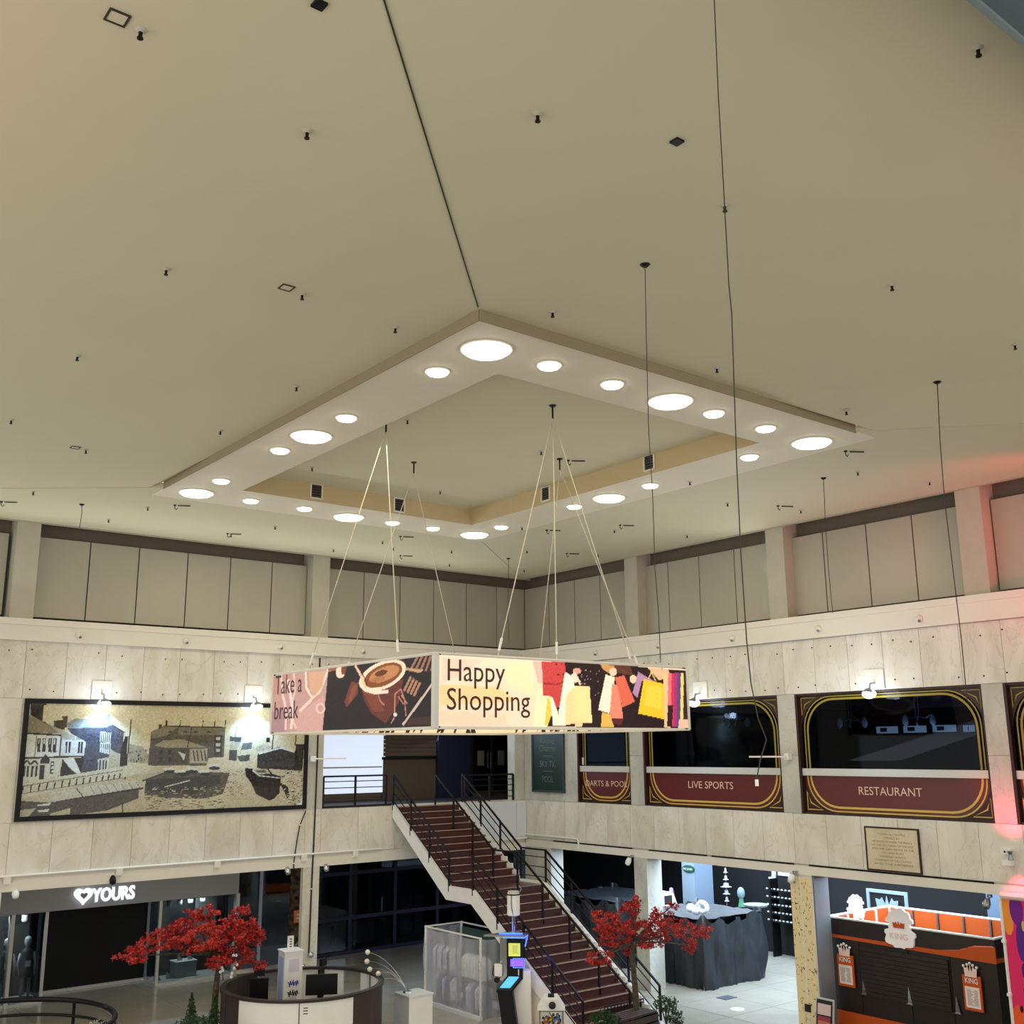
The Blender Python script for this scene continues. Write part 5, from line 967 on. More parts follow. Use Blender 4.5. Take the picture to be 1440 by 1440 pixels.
t = thing('display_table', (23.5, 17.6, 0), 'small white-topped display table right behind the tarpaulin stall', 'table'); tb_ = R(1063, 1276, 23.6); build('top', MB().lathe((23.6, tb_[1], 1.62), [(.3, 0), (.34, .05)], 20), mat('table_white', (130, 142, 154), .4), t); build('leg', MB().tube([(23.6, tb_[1], 0), (23.6, tb_[1], 1.62)], .04, 8), chrome, t)
t = thing('shoe_rack', (25.6, 16.9, 0), 'shelves of small pale shoes in the dark shop left of the floral column', 'rack'); ra_ = R(1093, 1292, 25.5); rb_ = R(1113, 1322, 25.5)
for k in range(5):
    z = .95+k*.21; build('shelf', MB().box(25.4, 25.75, rb_[1]-.3, ra_[1]+.1, z-.02, z), blackm, t)
    mm = MB()
    for j in range(8): mm.ball((25.45, rb_[1]-.2+j*.13, z+.035), .035, 6, (1, 1.3, .8))
    T(build('shoes', mm, skn, t), kind='stuff')
build('side_post', MB().box(25.4, 25.75, ra_[1]+.1, ra_[1]+.14, 0, 2.1).box(25.4, 25.75, rb_[1]-.34, rb_[1]-.3, 0, 2.1), blackm, t)
# ride-on car with purple beacons
p = R(936, 1262, 21.6); t = thing('ride_on_car', (21.7, 21.5, 0), 'white coin-operated ride-on car with purple roof lights by the plain column', 'ride'); rx_, ry_ = 21.7, 21.5
rx_, ry_ = 22.3, R(937, 1262, 22.3)[1]; t.location = Vector((rx_, ry_, 0))*S; ORG[t.name] = np.array((rx_, ry_, 0.))
build('base', MB().box(rx_-.3, rx_+.3, ry_-.2, ry_+.2, 0, 1.2), steel, t); build('body', MB().prism([(rx_-.42, ry_-.26, 1.2), (rx_+.4, ry_-.26, 1.2), (rx_+.4, ry_-.26, 1.55), (rx_+.15, ry_-.26, 1.6), (rx_, ry_-.26, 1.92), (rx_-.38, ry_-.26, 1.92), (rx_-.42, ry_-.26, 1.6)], (0, .5, 0)), white, t)
build('side_window', MB().box(rx_-.35, rx_-.05, ry_-.27, ry_-.26, 1.62, 1.85), dk2, t); build('front_window', MB().box(rx_-.43, rx_-.4, ry_-.2, ry_+.18, 1.62, 1.85), dk2, t); pu = mat('purple_beacon', (110, 90, 255), .4, emit=4)
for dx in (-.3, .1): build('beacon', MB().lathe((rx_+dx-.05, ry_+(.12 if dx < 0 else -.15), 1.92), [(.05, 0), (.05, .08), (.02, .1)], 8), pu, t)
# shop letters
text('shop_letter', 'JL', (25.9, R(1097, 1240, 25.9)[1], R(1097, 1240, 25.9)[2]), RR, UP, .75, .75, mat('ice_letter', (176, 206, 226), .5, emit=.35), None, .05, .02, label='large pale blue shop letters high behind the floral column', cat='sign')
t = thing('crown_sign', R(1247, 1285, 23.0), 'black hanging shop sign with pale frame, crown and KING behind the kiosk', 'sign'); q0_ = R(1219, 1249, 23.0); q1_ = R(1276, 1256, 23.0); zb_ = 1.55; zt2 = q0_[2]
icem = mat('ice_paint', (132, 150, 160), .5); yA, yB = q0_[1], q1_[1]
build('board', MB().box(23.0, 23.05, yB, yA, zb_, zt2), dark, t); build('frame', MB().box(22.96, 23.0, yB, yA, zt2-.07, zt2).box(22.96, 23.0, yA-.07, yA, zb_, zt2-.07).box(22.96, 23.0, yB, yB+.07, zb_, zt2-.07), icem, t)
ym = (yA+yB)/2; cz = zt2-.42
crown = [(-.26, 0), (-.3, .22), (-.18, .2), (-.13, .26), (-.05, .11), (0, .3), (.05, .11), (.13, .26), (.18, .2), (.3, .22), (.26, 0)]
build('crown', MB().prism([(22.98, ym-a, cz+b__) for a, b__ in crown], (-.02, 0, 0)), icem, t); text('lettering', 'KING', (22.97, ym, cz-.3), RR, UP, .75, .2, icem, t, .004, .01, at=None)
build('support', MB().box(23.05, 23.1, ym-.05, ym+.05, 0, zb_+.2), blackm, t)
# ---- KING kiosk
KX, K0, K1, KD, KZ = 20.26, 14.76, 11.02, 22.6, 2.19
kk = thing('kiosk', (21.4, 12.9, 0), 'closed dark brown food kiosk with orange trim and white crown badge', 'kiosk')
build('body', MB().box(KX+.04, KX+.1, K1+.02, K0-.02, .35, 1.8).box(KX+.1, KD, K1+.02, K1+.08, .35, 1.8).box(KX+.1, KD, K0-.08, K0-.02, .35, 1.8).box(KD-.06, KD, K1, K0, .35, 1.8), kingb, kk)
build('plinth', MB().box(KX+.02, KD, K1, K0, .0, .35), orange, kk)
bt = MB().prism([(KX, K0, 1.86), (KX, K1+1.2, 1.86), (KX, K1+.75, 1.92), (KX, K1+.4, 2.04), (KX, K1, 2.08), (KX, K1, KZ), (KX, K0, KZ)], (.04, 0, 0)).box(KX+.04, KD, K1-.0, K1+.04, 1.86, KZ).box(KX+.04, KD, K0-.04, K0, 1.86, KZ).box(KD-.04, KD, K1+.04, K0-.04, 1.86, KZ)
build('fascia', bt, kingb, kk); build('swoosh', MB().prism([(KX-.004, K0, 1.8), (KX-.004, K1, 1.76), (KX-.004, K1, 2.06), (KX-.004, K1+.42, 2.02), (KX-.004, K1+.8, 1.9), (KX-.004, K1+1.2, 1.86), (KX-.004, K0, 1.86)], (.03, 0, 0)).box(KX, KD, K1-.006, K1, 1.77, 1.85), orange, kk)
build('top_rim', MB().box(KX-.01, KX+.06, K1-.01, K0+.01, KZ, KZ+.03).box(KD-.06, KD+.01, K1-.01, K0+.01, KZ, KZ+.03).box(KX+.06, KD-.06, K1-.01, K1+.06, KZ, KZ+.03).box(KX+.06, KD-.06, K0-.06, K0+.01, KZ, KZ+.03), white, kk)
no = 6
for k in range(no): ya, yb_ = K1+.06+(K0-K1-.12)*k/no, K1+.06+(K0-K1-.12)*(k+1)/no; build('lining_panel', MB().box(KD-.08, KD-.05, ya+.03, yb_-.03, 1.5, KZ-.01), orange, kk); build('batten', MB().box(KD-.11, KD-.05, ya-.02, ya+.02, 1.5, KZ-.01), steel, kk)
for k in range(4): xa, xb = KX+.1+(KD-KX-.2)*k/4, KX+.1+(KD-KX-.2)*(k+1)/4; build('lining_panel', MB().box(xa+.03, xb-.03, K0-.08, K0-.05, 1.5, KZ-.01), orange, kk); build('batten', MB().box(xb-.02, xb+.02, K0-.11, K0-.05, 1.5, KZ-.01), white, kk); build('lining_panel', MB().box(xa+.03, xb-.03, K1+.05, K1+.08, 1.5, KZ-.01), orange, kk)
build('roof_deck', MB().box(KX+.1, KD-.1, K1+.1, K0-.1, 1.45, 1.5), dk2, kk)
sl = 11
for k in range(sl): z = .75+k*.086; build('shutter_slat', MB().box(KX+.0, KX+.035, K1+1.0, K0-.75, z, z+.08), kingb, kk)
for y in (K0-.72, (K0+K1)/2-.0, K1+.97): build('seam', MB().box(KX+.03, KX+.042, y-.008, y+.008, .36, 1.75), dark, kk)
for x, y0_, y1_ in ((1213, 1377, 1397), (1277, 1387, 1411), (1344, 1400, 1424)):
    a = R(x, y0_, KX-.02); c_ = R(x, y1_, KX-.02); build('latch', MB().prism([(KX-.02, a[1], a[2]), (KX-.02, a[1]+.035, c_[2]), (KX-.02, a[1]-.06, c_[2])], (.02, 0, 0)), chrome, kk); build('latch_foot', MB().box(KX-.03, KX+.01, a[1]-.08, a[1]+.06, c_[2]-.02, c_[2]), chrome, kk)
def badge(c_, s_, par, nm='crown_badge', d=-.05):
    # cloud-edged backing of the crown logo
    P = []
    for (bx_, by_, br) in ((-.26, -.1, .17), (-.13, -.18, .14), (.03, -.2, .13), (.18, -.17, .14), (.28, -.06, .15)): pass
    lobes = [(-.3, .0), (-.3, -.17), (-.12, -.24), (.06, -.24), (.24, -.2), (.3, -.02), (.2, .12), (.26, .25), (.18, .38), (.06, .45), (-.07, .44), (-.18, .36), (-.26, .24), (-.2, .12)]
    for i, (a, b__) in enumerate(lobes):
        an = math.atan2(b__-.08, a)
        for t_ in (-.9, 0, .9): P.append((a+.07*math.cos(an+t_), b__+.07*math.sin(an+t_)))
    return build(nm, MB().prism([(c_[0], c_[1]-a*s_, c_[2]+b__*s_) for a, b__ in P], (d, 0, 0)), mat('badge_white', (240, 238, 238), .5, emit=.1), par)
bc = R(1267, 1312, KX-.01); badge(bc, .95, kk)
build('badge_crown', MB().prism([(KX-.075, bc[1]-a*.45, bc[2]+.1+b__*.45) for a, b__ in crown], (-.01, 0, 0)), orange, kk); text('badge_lettering', 'KING', (KX-.07, bc[1]+.02, bc[2]-.12), RR, UP, .4, .12, mat('pink_letter', (236, 206, 210), .5), kk, .003, .01, at=None)
bb = R(1211, 1276, KX+.9); badge(np.array([KX+.9, bb[1]+.12, KZ+.08]), .62, kk, 'side_badge')
for (x0, x1, y0_, y1_), nm in (((1177, 1203, 1341, 1391), 'l'), ((1353, 1384, 1370, 1426), 'r')):
    a = R(x0, y0_, KX-.02); c_ = R(x1, y1_, KX-.02); ya, yb_ = a[1], c_[1]; zt3, zb3 = a[2], c_[2]+.02; wy = ya-yb_
    mp = build('menu_poster', MB().box(KX-.03, KX+.0, yb_, ya, zb3, zt3), orange, kk); build('menu_sheet', MB().box(KX-.04, KX-.03, yb_+.04, ya-.04, zb3+.05, zt3-.2), mat('menu_white', (236, 226, 222), .5), mp, at=None)
    text('header', 'KING', (KX-.035, (ya+yb_)/2, zt3-.14), RR, UP, wy*.7, .1, white, mp, .003, .015, at=None)
    mm = MB()
    for k in range(12): mm.box(KX-.043, KX-.04, yb_+.08, yb_+.08+wy*.28*rng.uniform(.6, 1), zb3+.1+k*(zt3-zb3-.34)/12, zb3+.112+k*(zt3-zb3-.34)/12).box(KX-.043, KX-.04, ya-.08-wy*.3*rng.uniform(.6, 1), ya-.08, zb3+.1+k*(zt3-zb3-.34)/12, zb3+.112+k*(zt3-zb3-.34)/12)
    T(build('menu_lines', mm, mat('print_grey', (170, 150, 146), .6), mp), kind='stuff')
    cr = build('header_crown', MB().prism([(KX-.035, (ya+yb_)/2-a_*wy*1.2, zt3-.02+b__*.75) for a_, b__ in crown], (-.01, 0, 0)), mat('crown_pink', (240, 214, 208), .5), mp)
    for a_, b__ in crown[1::2]: build('crown_jewel', MB().ball((KX-.04, (ya+yb_)/2-a_*wy*1.2, zt3-.0+b__*.75), .028, 8), white, mp)
# A-board beside kiosk
p = R(1160, 1404, 19.6); t = thing('a_board', (19.6, p[1], 0), 'dark pavement board with food pictures beside the floral column', 'sign'); y_ = p[1]; ht = p[2]
build('frame', MB().prism([(19.5, y_+.22, 0), (19.5, y_-.22, 0), (19.6, y_-.22, ht), (19.6, y_+.22, ht)], (.03, 0, 0)), alum, t)
build('face', MB().prism([(19.5-.004+.01*.4, y_+.19, .05), (19.5-.004+.01*.4, y_-.19, .05), (19.59, y_-.19, ht-.03), (19.59, y_+.19, ht-.03)], (-.01, 0, 0)), dk2, t)
build('picture', MB().prism([(19.49+.1*.55, y_+.16, ht*.55), (19.49+.1*.55, y_-.16, ht*.55), (19.575, y_-.16, ht*.85), (19.575, y_+.16, ht*.85)], (-.012, 0, 0)), mat('board_pink', (214, 190, 190), .5), t)
for k, c_ in enumerate(((160, 70, 60), (196, 120, 90), (150, 60, 70))): z = ht*.12+k*ht*.13; build('food_picture', MB().prism([(19.49+.1*z/ht, y_+.15, z), (19.49+.1*z/ht, y_-.15, z), (19.49+.1*(z+.08)/ht, y_-.15, z+.09), (19.49+.1*(z+.08)/ht, y_+.15, z+.09)], (-.012, 0, 0)), mat('food_%d' % k, c_, .5), t)
# floor details
t = build('floor_box', MB().box(20.35, 20.75, 17.8, 18.1, 0, .012), MT['steel_blue'], label='small grey floor access plate in front of the tarpaulin stall', cat='plate'); mk = Z(1037, 1419, 0); build('floor_sticker', MB().lathe((mk[0], mk[1], 0), [(.16, 0), (.15, .006)], 18), mat('sticker', (226, 218, 190), .5), label='small pale round sticker on the bright floor', cat='sticker')
# ================================================================ CENTRE GROUND: wrapped display
wx0, wx1, wy0, wy1, wh = 14.8, 15.9, 20.0, 22.25, 1.68
wp = thing('wrapped_display', ((wx0+wx1)/2, (wy0+wy1)/2, 0), 'clothes display wrapped in milky plastic sheeting beside the stairs', 'display')
def sheet(a, c_, h, r_, sd=0):
    V = []; nx, nz = 26, 16; a = np.array(a, float); c_ = np.array(c_, float); d = c_-a; nrm = np.array([-d[1], d[0]])/np.linalg.norm(d)
    for i in range(nx+1):
        for j in range(nz+1):
            f_ = i/nx; w_ = .03*math.sin(f_*23+sd)+.02*math.sin(f_*9+j*.5)+r_.uniform(-.008, .008); q_ = a+d*f_+nrm*w_; V.append((q_[0], q_[1], h*j/nz-(.05*abs(math.sin(f_*6)) if j == nz else 0)))
    return MB().add(V, [(i*(nz+1)+j, (i+1)*(nz+1)+j, (i+1)*(nz+1)+j+1, i*(nz+1)+j+1) for i in range(nx) for j in range(nz)])
ply = bpy.data.materials.new('milky_polythene'); ply.use_nodes = True; B_ = ply.node_tree.nodes['Principled BSDF']; B_.inputs['Base Color'].default_value = (.84, .86, .96, 1); B_.inputs['Roughness'].default_value = .3; B_.inputs['Alpha'].default_value = .33
for a, c_, sd in (((wx0, wy1), (wx0, wy0), 0), ((wx0, wy0), (wx1, wy0), 2), ((wx1, wy1), (wx0, wy1), 4)): build('plastic_sheet', sheet(a, c_, wh, rng, sd), ply, wp, smooth=True)
for x, y in ((wx0+.03, wy0+.03), (wx0+.03, wy1-.03), (wx1-.03, wy0+.03), (wx1-.03, wy1-.03)): build('pole', MB().box(x-.02, x+.02, y-.02, y+.02, 0, wh+.02), white, wp)
build('top_rail', MB().bar((wx0+.03, wy0, wh), (wx0+.03, wy1, wh), .03).bar((wx0, wy1-.03, wh), (wx1, wy1-.03, wh), .03).bar((wx1-.03, wy0, wh), (wx1-.03, wy1, wh), .03), white, wp); build('back_board', MB().box(wx1-.02, wx1, wy0+.05, wy1-.05, .1, wh-.1), mat('board_dgreen', (60, 84, 78), .6), wp)
build('skirt', MB().box(wx0-.06, wx0+.02, wy0-.05, wy1+.05, 0, .08), mat('poly_roll', (214, 218, 226), .4), wp)
def garment_rail(y0, y1, z, n_, cols, lb):
    t = thing('garment_rail', (wx0+.3, (y0+y1)/2, z-.55), lb, 'clothes rail', 'rails inside the plastic'); build('rail', MB().tube([(wx0+.3, y0, z-.55), (wx0+.3, y0, z), (wx0+.3, y1, z), (wx0+.3, y1, z-.55)], .015, 6), chrome, t)
    for k in range(n_): y = y0+.05+(y1-y0-.1)*k/(n_-1); build('garment', MB().prism([(wx0+.16, y-.02, z-.5), (wx0+.44, y-.02, z-.5), (wx0+.46, y-.02, z-.12), (wx0+.36, y-.02, z-.03), (wx0+.24, y-.02, z-.03), (wx0+.14, y-.02, z-.12)], (0, .035, 0)), mat('cloth_%d' % (k % 3), cols[k % 3], .8), t)
    build('feet', MB().box(wx0+.1, wx0+.5, y0-.01, y0+.01, .09, .11), chrome, t)
cl = [(206, 206, 214), (120, 122, 140), (232, 232, 236)]
garment_rail(21.35, 22.1, 1.3, 9, cl, 'upper left rail of hangers seen through the plastic'); garment_rail(20.15, 20.95, 1.25, 7, [(226, 226, 230), (210, 212, 220), (236, 236, 238)], 'upper right rail of pale shirts seen through the plastic'); garment_rail(21.3, 22.05, .66, 7, [(214, 214, 226), (92, 94, 130), (110, 110, 146)], 'lower left rail of grey-blue clothes seen through the plastic'); garment_rail(20.1, 20.9, .64, 7, [(120, 110, 160), (200, 196, 220), (226, 226, 232)], 'lower right rail of lilac clothes seen through the plastic')
# ---- digital kiosk with screens
bo = thing('photo_kiosk', (14.75, 18.75, 0), 'black and white digital kiosk with yellow and blue screens and neon roof edge', 'kiosk'); ang = math.atan2(-18.75, -14.75)+math.pi/2-.12
def loc(mb): return mb.xf((14.75, 18.75, 0), ang)
bl = mat('neon_blue', (60, 110, 255), .4, emit=2.2); vi = mat('neon_violet', (110, 70, 255), .4, emit=2.0)
build('cabinet', loc(MB().box(-.02, .36, .02, .3, 0, 1.2)), white, bo); build('front_leg', loc(MB().prism([(-.2, -.2, 0), (.12, -.2, 0), (.0, -.2, .85), (-.32, -.2, .85)], (0, .2, 0))), blackm, bo)
build('slanted_desk', loc(MB().prism([(-.34, -.22, .82), (-.02, -.22, .82), (.2, .02, 1.06), (-.12, .02, 1.06)], (0, 0, .05))), blackm, bo); build('touch_screen', loc(MB().prism([(-.27, -.19, .905), (-.05, -.19, .905), (.12, -.01, 1.085), (-.1, -.01, 1.085)], (0, 0, .012))), mat('cyan_screen', (80, 180, 214), .3, emit=.7), bo)
build('upright', loc(MB().box(-.14, .2, .0, .1, 1.05, 1.86)), blackm, bo); build('yellow_screen', loc(MB().box(-.1, .15, -.02, -.005, 1.5, 1.76)), mat('yellow_screen', (206, 216, 100), .3, emit=.6), bo)
mm = MB()
for k in range(6): mm.box(-.02, .1, -.024, -.02, 1.56+k*.028, 1.567+k*.028)
T(build('screen_text', loc(mm), mat('screen_ink', (150, 160, 40), .5), bo), kind='stuff')
build('violet_panel', loc(MB().box(-.06, .22, -.03, -.0, 1.3, 1.44)), vi, bo); build('violet_tube', loc(MB().tube([(.0, -.04, 1.28), (.0, -.04, 1.46), (.24, -.04, 1.46), (.24, -.04, 1.28), (.0, -.04, 1.28)], .01, 5)), bl, bo)
build('slot', loc(MB().box(.1, .12, -.01, 0, 1.12, 1.24)), white, bo); build('chrome_curve', loc(MB().prism([(-.3+.0, .1, 1.0), (-.16, .1, .98), (-.14, .1, 1.84), (-.3, .1, 1.84)], (0, .06, 0))), chrome, bo)
build('roof_panel', loc(MB().prism([(-.62, -.1, 1.9), (.26, -.14, 1.9), (.3, .2, 1.9), (-.2, .26, 1.9)], (0, 0, .04))), steel, bo); build('neon_edge', loc(MB().tube([(-.2, -.13, 1.89), (.26, -.15, 1.89), (.3, .1, 1.91), (.27, -.14, 1.72)], .014, 6)), bl, bo); build('neon_glow_strip', loc(MB().box(-.3, .2, -.05, .05, 1.945, 1.96)), bl, bo)
build('camera_arm', loc(MB().tube([(-.24, .0, 1.34), (-.42, -.02, 1.3), (-.44, -.04, 1.14), (-.34, -.06, 1.08)], .012, 5)), blackm, bo); build('camera_box', loc(MB().box(-.4, -.24, -.06, .06, 1.1, 1.34)), white, bo); build('camera_lens', loc(MB().lathe((-.33, -.1, 1.06), [(.055, 0), (.06, .1)], 12, (0, -1, 0))), blackm, bo)
lamp('kiosk_neon', 'POINT', (14.6, 18.6, 2.05), 1.6, (90, 120, 255), .08); lamp('kiosk_neon', 'POINT', (14.95, 18.45, 1.4), 2, (120, 80, 255), .06)
build('pole', loc(MB().bar((-.02, .1, 1.9), (-.02, .1, 2.3), .03).bar((.02, .1, 1.9), (.02, .1, 2.3), .02)), steel, bo)
cn = thing('canister', (ORG[bo.name][0], ORG[bo.name][1], 2.3), 'white taped canister mounted on a thin pole in front of the stairs', 'canister'); cc_ = loc(MB().add([(-.0, .1, 0)], [])).v[0]
build('body', MB().lathe((cc_[0], cc_[1], 2.3), [(.12, 0), (.14, .02), (.14, .42), (.13, .46)], 14), white, cn, smooth=False); build('tape_band', MB().lathe((cc_[0], cc_[1], 2.72), [(.145, 0), (.145, .03)], 14), dk2, cn); build('lid', MB().lathe((cc_[0], cc_[1], 2.76), [(.13, 0), (.12, .04), (.02, .05)], 14), mat('lid_grey', (180, 180, 178), .5), cn)
build('cord', MB().tube([(cc_[0]-.12, cc_[1]-.08, 2.76), (cc_[0]-.13, cc_[1]-.09, 2.5), (cc_[0]-.08, cc_[1]-.1, 2.3), (cc_[0]-.03, cc_[1]-.06, 2.1)], .008, 5), blackm, cn); build('cord', MB().tube([(cc_[0]+.1, cc_[1]-.1, 2.78), (cc_[0]+.17, cc_[1]-.06, 2.84), (cc_[0]+.14, cc_[1]-.02, 2.9)], .012, 5), steel, cn)
# ---- sweet machine with gabled top
gm_ = thing('sweet_machine', (14.35, 17.05, 0), 'white gabled sweet vending machine with a black ball badge at the foot of the stairs', 'machine'); ga = math.atan2(-17.05, -14.35)+math.pi/2
def lg(mb): return mb.xf((14.35, 17.05, 0), ga)
build('stand', lg(MB().box(-.2, .2, -.2, .2, 0, .4)), white, gm_); build('glass_case', lg(MB().box(-.22, .22, -.2, .2, .42, .8)), clear, gm_); build('frame', lg(MB().box(-.24, -.21, -.22, .22, .4, .82).box(.21, .24, -.22, .22, .4, .82).box(-.24, .24, -.22, .22, .8, .83).box(-.24, .24, -.22, .22, .39, .42)), steel, gm_)
build('roof', lg(MB().prism([(-.27, -.24, .83), (.27, -.24, .83), (.13, -.24, 1.04), (-.13, -.24, 1.04)], (0, .48, 0))), white, gm_); build('ball_badge', lg(MB().ball((.02, -.27, .93), .07, 14)), dk2, gm_, smooth=True); build('top_knob', lg(MB().box(-.06, .06, -.1, .1, 1.04, 1.07)), blackm, gm_)
cols_ = [(214, 70, 60), (236, 200, 80), (90, 150, 210), (230, 226, 220), (120, 80, 60)]
for k, c_ in enumerate(cols_):
    mm = MB()
    for _ in range(26): mm.ball((rng.uniform(-.17, .17), rng.uniform(-.16, .14), rng.uniform(.44, .68)), .03, 6)
    T(build('sweets', lg(mm), mat('sweet_%d' % k, c_, .4), gm_), kind='stuff')
# ================================================================ INFORMATION DESK
dcx, dcy, dr = 10.95, 20.92, 1.63; dh = 1.1
dk = thing('reception_desk', (dcx, dcy, 0), 'round white and brown information desk with a dark rim', 'desk')
def arc(r0, r1, a0_, a1_, z0, z1, n=14):
    mb = MB(); A = [math.radians(a0_+(a1_-a0_)*i/n) for i in range(n+1)]; V = []
    for a in A:
        for r_, z in ((r0, z0), (r1, z0), (r1, z1), (r0, z1)): V.append((dcx+r_*math.cos(a), dcy+r_*math.sin(a), z))
    fs = [(4*i+j, 4*(i+1)+j, 4*(i+1)+(j+1) % 4, 4*i+(j+1) % 4) for i in range(n) for j in range(4)]
    return mb.add(V, fs+[(0, 1, 2, 3), (4*n+3, 4*n+2, 4*n+1, 4*n)])
def ang_(px_, py_, z=dh): p = Z(px_, py_, z); return math.degrees(math.atan2(p[1]-dcy, p[0]-dcx)) % 360
dbrown = mat('desk_brown', (62, 48, 44), .45); rimm = mat('desk_rim', (48, 40, 38), .35)
A1, A2, A3, A4 = 190, 236, 276, 296      # going round the near side, left to right
build('panel', arc(dr-.05, dr-.01, 176, 194, 0, dh), dbrown, dk); build('panel', arc(dr-.05, dr, 194.5, 240, 0, dh), white, dk); build('panel', arc(dr-.05, dr, 240.6, 279, 0, dh), white, dk); build('panel', arc(dr-.05, dr-.01, 279.5, 342, 0, dh), dbrown, dk)
build('panel', arc(dr-.05, dr, 30, 78, 0, dh), white, dk); build('panel', arc(dr-.05, dr, 4, 12, 0, dh), white, dk); build('panel', arc(dr-.05, dr-.01, 342.5, 358, 0, dh), white, dk); build('panel', arc(dr-.05, dr, 100, 176, 0, dh), dbrown, dk)
build('rim', arc(dr-.09, dr+.03, -20, 176, dh, dh+.05, 30), rimm, dk); build('rim', arc(dr-.09, dr+.03, 176, 340, dh, dh+.05, 30), rimm, dk)
build('worktop', arc(dr-.55, dr-.05, 176, 340, .74, .78, 24), dbrown, dk); build('seam_strip', arc(dr-.0, dr+.006, 240, 240.6, 0, dh, 2), dk2, dk)
for k in range(3): build('vent_slot', arc(dr, dr+.004, 243, 246, .9+k*.05, .915+k*.05, 2), dk2, dk)
p = Z(453, 1392, 1.0); t = thing('monitor', (11.2, 20.05, .78), 'black computer monitor on the information desk', 'monitor'); mx_, my_ = 11.1, 20.05; mo = math.atan2(-my_, -mx_)+math.pi/2
pm = R(452, 1395, 11.15); my_ = pm[1]; mx_ = 11.15; t.location = Vector((mx_, my_, .78))*S; ORG[t.name] = np.array((mx_, my_, .78))
build('screen', MB().box(-.32, .32, -.03, .03, .95, 1.34).xf((mx_, my_, 0), mo), blackm, t); build('stand', MB().box(-.03, .03, 0, .04, .8, 1.0).box(-.14, .14, -.08, .1, .78, .8).xf((mx_, my_, 0), mo), blackm, t)
def chair(x, y, rz, lb):
    t = thing('office_chair', (x, y, 0), lb, 'chair', 'office chairs behind the desk'); f_ = lambda mb: mb.xf((x, y, 0), rz)
    build('seat', f_(MB().box(-.2, .2, -.2, .2, .42, .5)), blackm, t); build('backrest', f_(MB().box(-.19, .19, .18, .24, .55, 1.12)), blackm, t); build('headrest', f_(MB().box(-.11, .11, .18, .25, 1.17, 1.32)), blackm, t); build('post', f_(MB().tube([(0, 0, .05), (0, 0, .42)], .03, 8).tube([(0, .21, .4), (0, .21, 1.2)], .02, 6)), steel, t)
    for k in range(5): a = k*1.2566; build('foot', f_(MB().bar((0, 0, .08), (.26*math.cos(a), .26*math.sin(a), .04), .035)), blackm, t)
pc = R(366, 1388, 10.6); chair(10.6, pc[1], 2.6, 'black office chair with a headrest at the left inside the desk'); pc2 = Z(500, 1385, .7); chair(12.15, 21.9, .6, 'black office chair at the right inside the round desk')
p = R(379, 1405, 10.5); t = thing('card_reader', (10.35, 20.2, .78), 'small black till and box on the left part of the desk', 'till'); build('base', MB().box(10.2, 10.5, 20.1, 20.4, .78, .9), blackm, t); build('keypad', MB().prism([(10.24, 20.12, .9), (10.46, 20.12, .9), (10.46, 20.3, 1.02), (10.24, 20.3, 1.02)], (0, 0, .02)), steel, t)
# display tower
twx, twy = 11.1, 21.45; tw = thing('display_tower', (twx, twy, 0), 'tall white display tower with blue scribbles standing in the desk', 'display')
pt = R(409, 1337, twx); twy = pt[1]; tw.location = Vector((twx, twy, 0))*S; ORG[tw.name] = np.array((twx, twy, 0)); th = pt[2]
o45 = math.atan2(-twy, -twx)+math.pi/2+.35
def lt(mb): return mb.xf((twx, twy, 0), o45)
build('column_body', lt(MB().box(-.2, .2, -.2, .2, 0, th)), white, tw); build('cap', lt(MB().box(-.22, .22, -.22, .22, th, th+.03)), white, tw); build('top_board', lt(MB().box(-.08, .05, -.02, .02, th+.03, th+.3)), white, tw)
lav = mat('lavender_print', (176, 186, 224), .5); build('side_print', lt(MB().box(-.206, -.2, -.14, .14, .4, th-.1)), lav, tw); ink = mat('ink_blue', (64, 66, 170), .5)
for z, m_ in ((.62*th, ink), (.5*th, blackm), (.36*th, blackm)):
    pts = [(-.12+.24*k/22, -.207, z+.05*math.sin(k*1.35)+.03*math.cos(k*2.3)) for k in range(23)]; build('scribble', lt(MB().tube(pts, .009, 4)), m_, tw)
build('photo_print', lt(MB().box(-.1, .12, -.206, -.2, .76*th, .92*th)), mat('lilac_grey', (214, 208, 226), .5), tw)
for k in range(4): build('board_mark', lt(MB().box(-.04, .01, -.026, -.02, th+.08+k*.05, th+.1+k*.05)), dk2, tw)
for i, (x, y, lb) in enumerate(((437, 1343, 'chrome dome camera ball on the left column above the desk'), (426, 1360, 'small chrome ball lamp just left of the cable column'))):
    p = L(x, y, YL-.08); build('chrome_ball', MB().ball(p, .075, 12).tube([p, p+[0, .1, .0]], .02, 6), chrome, smooth=True, label=lb, cat='lamp', group='chrome balls on the column')
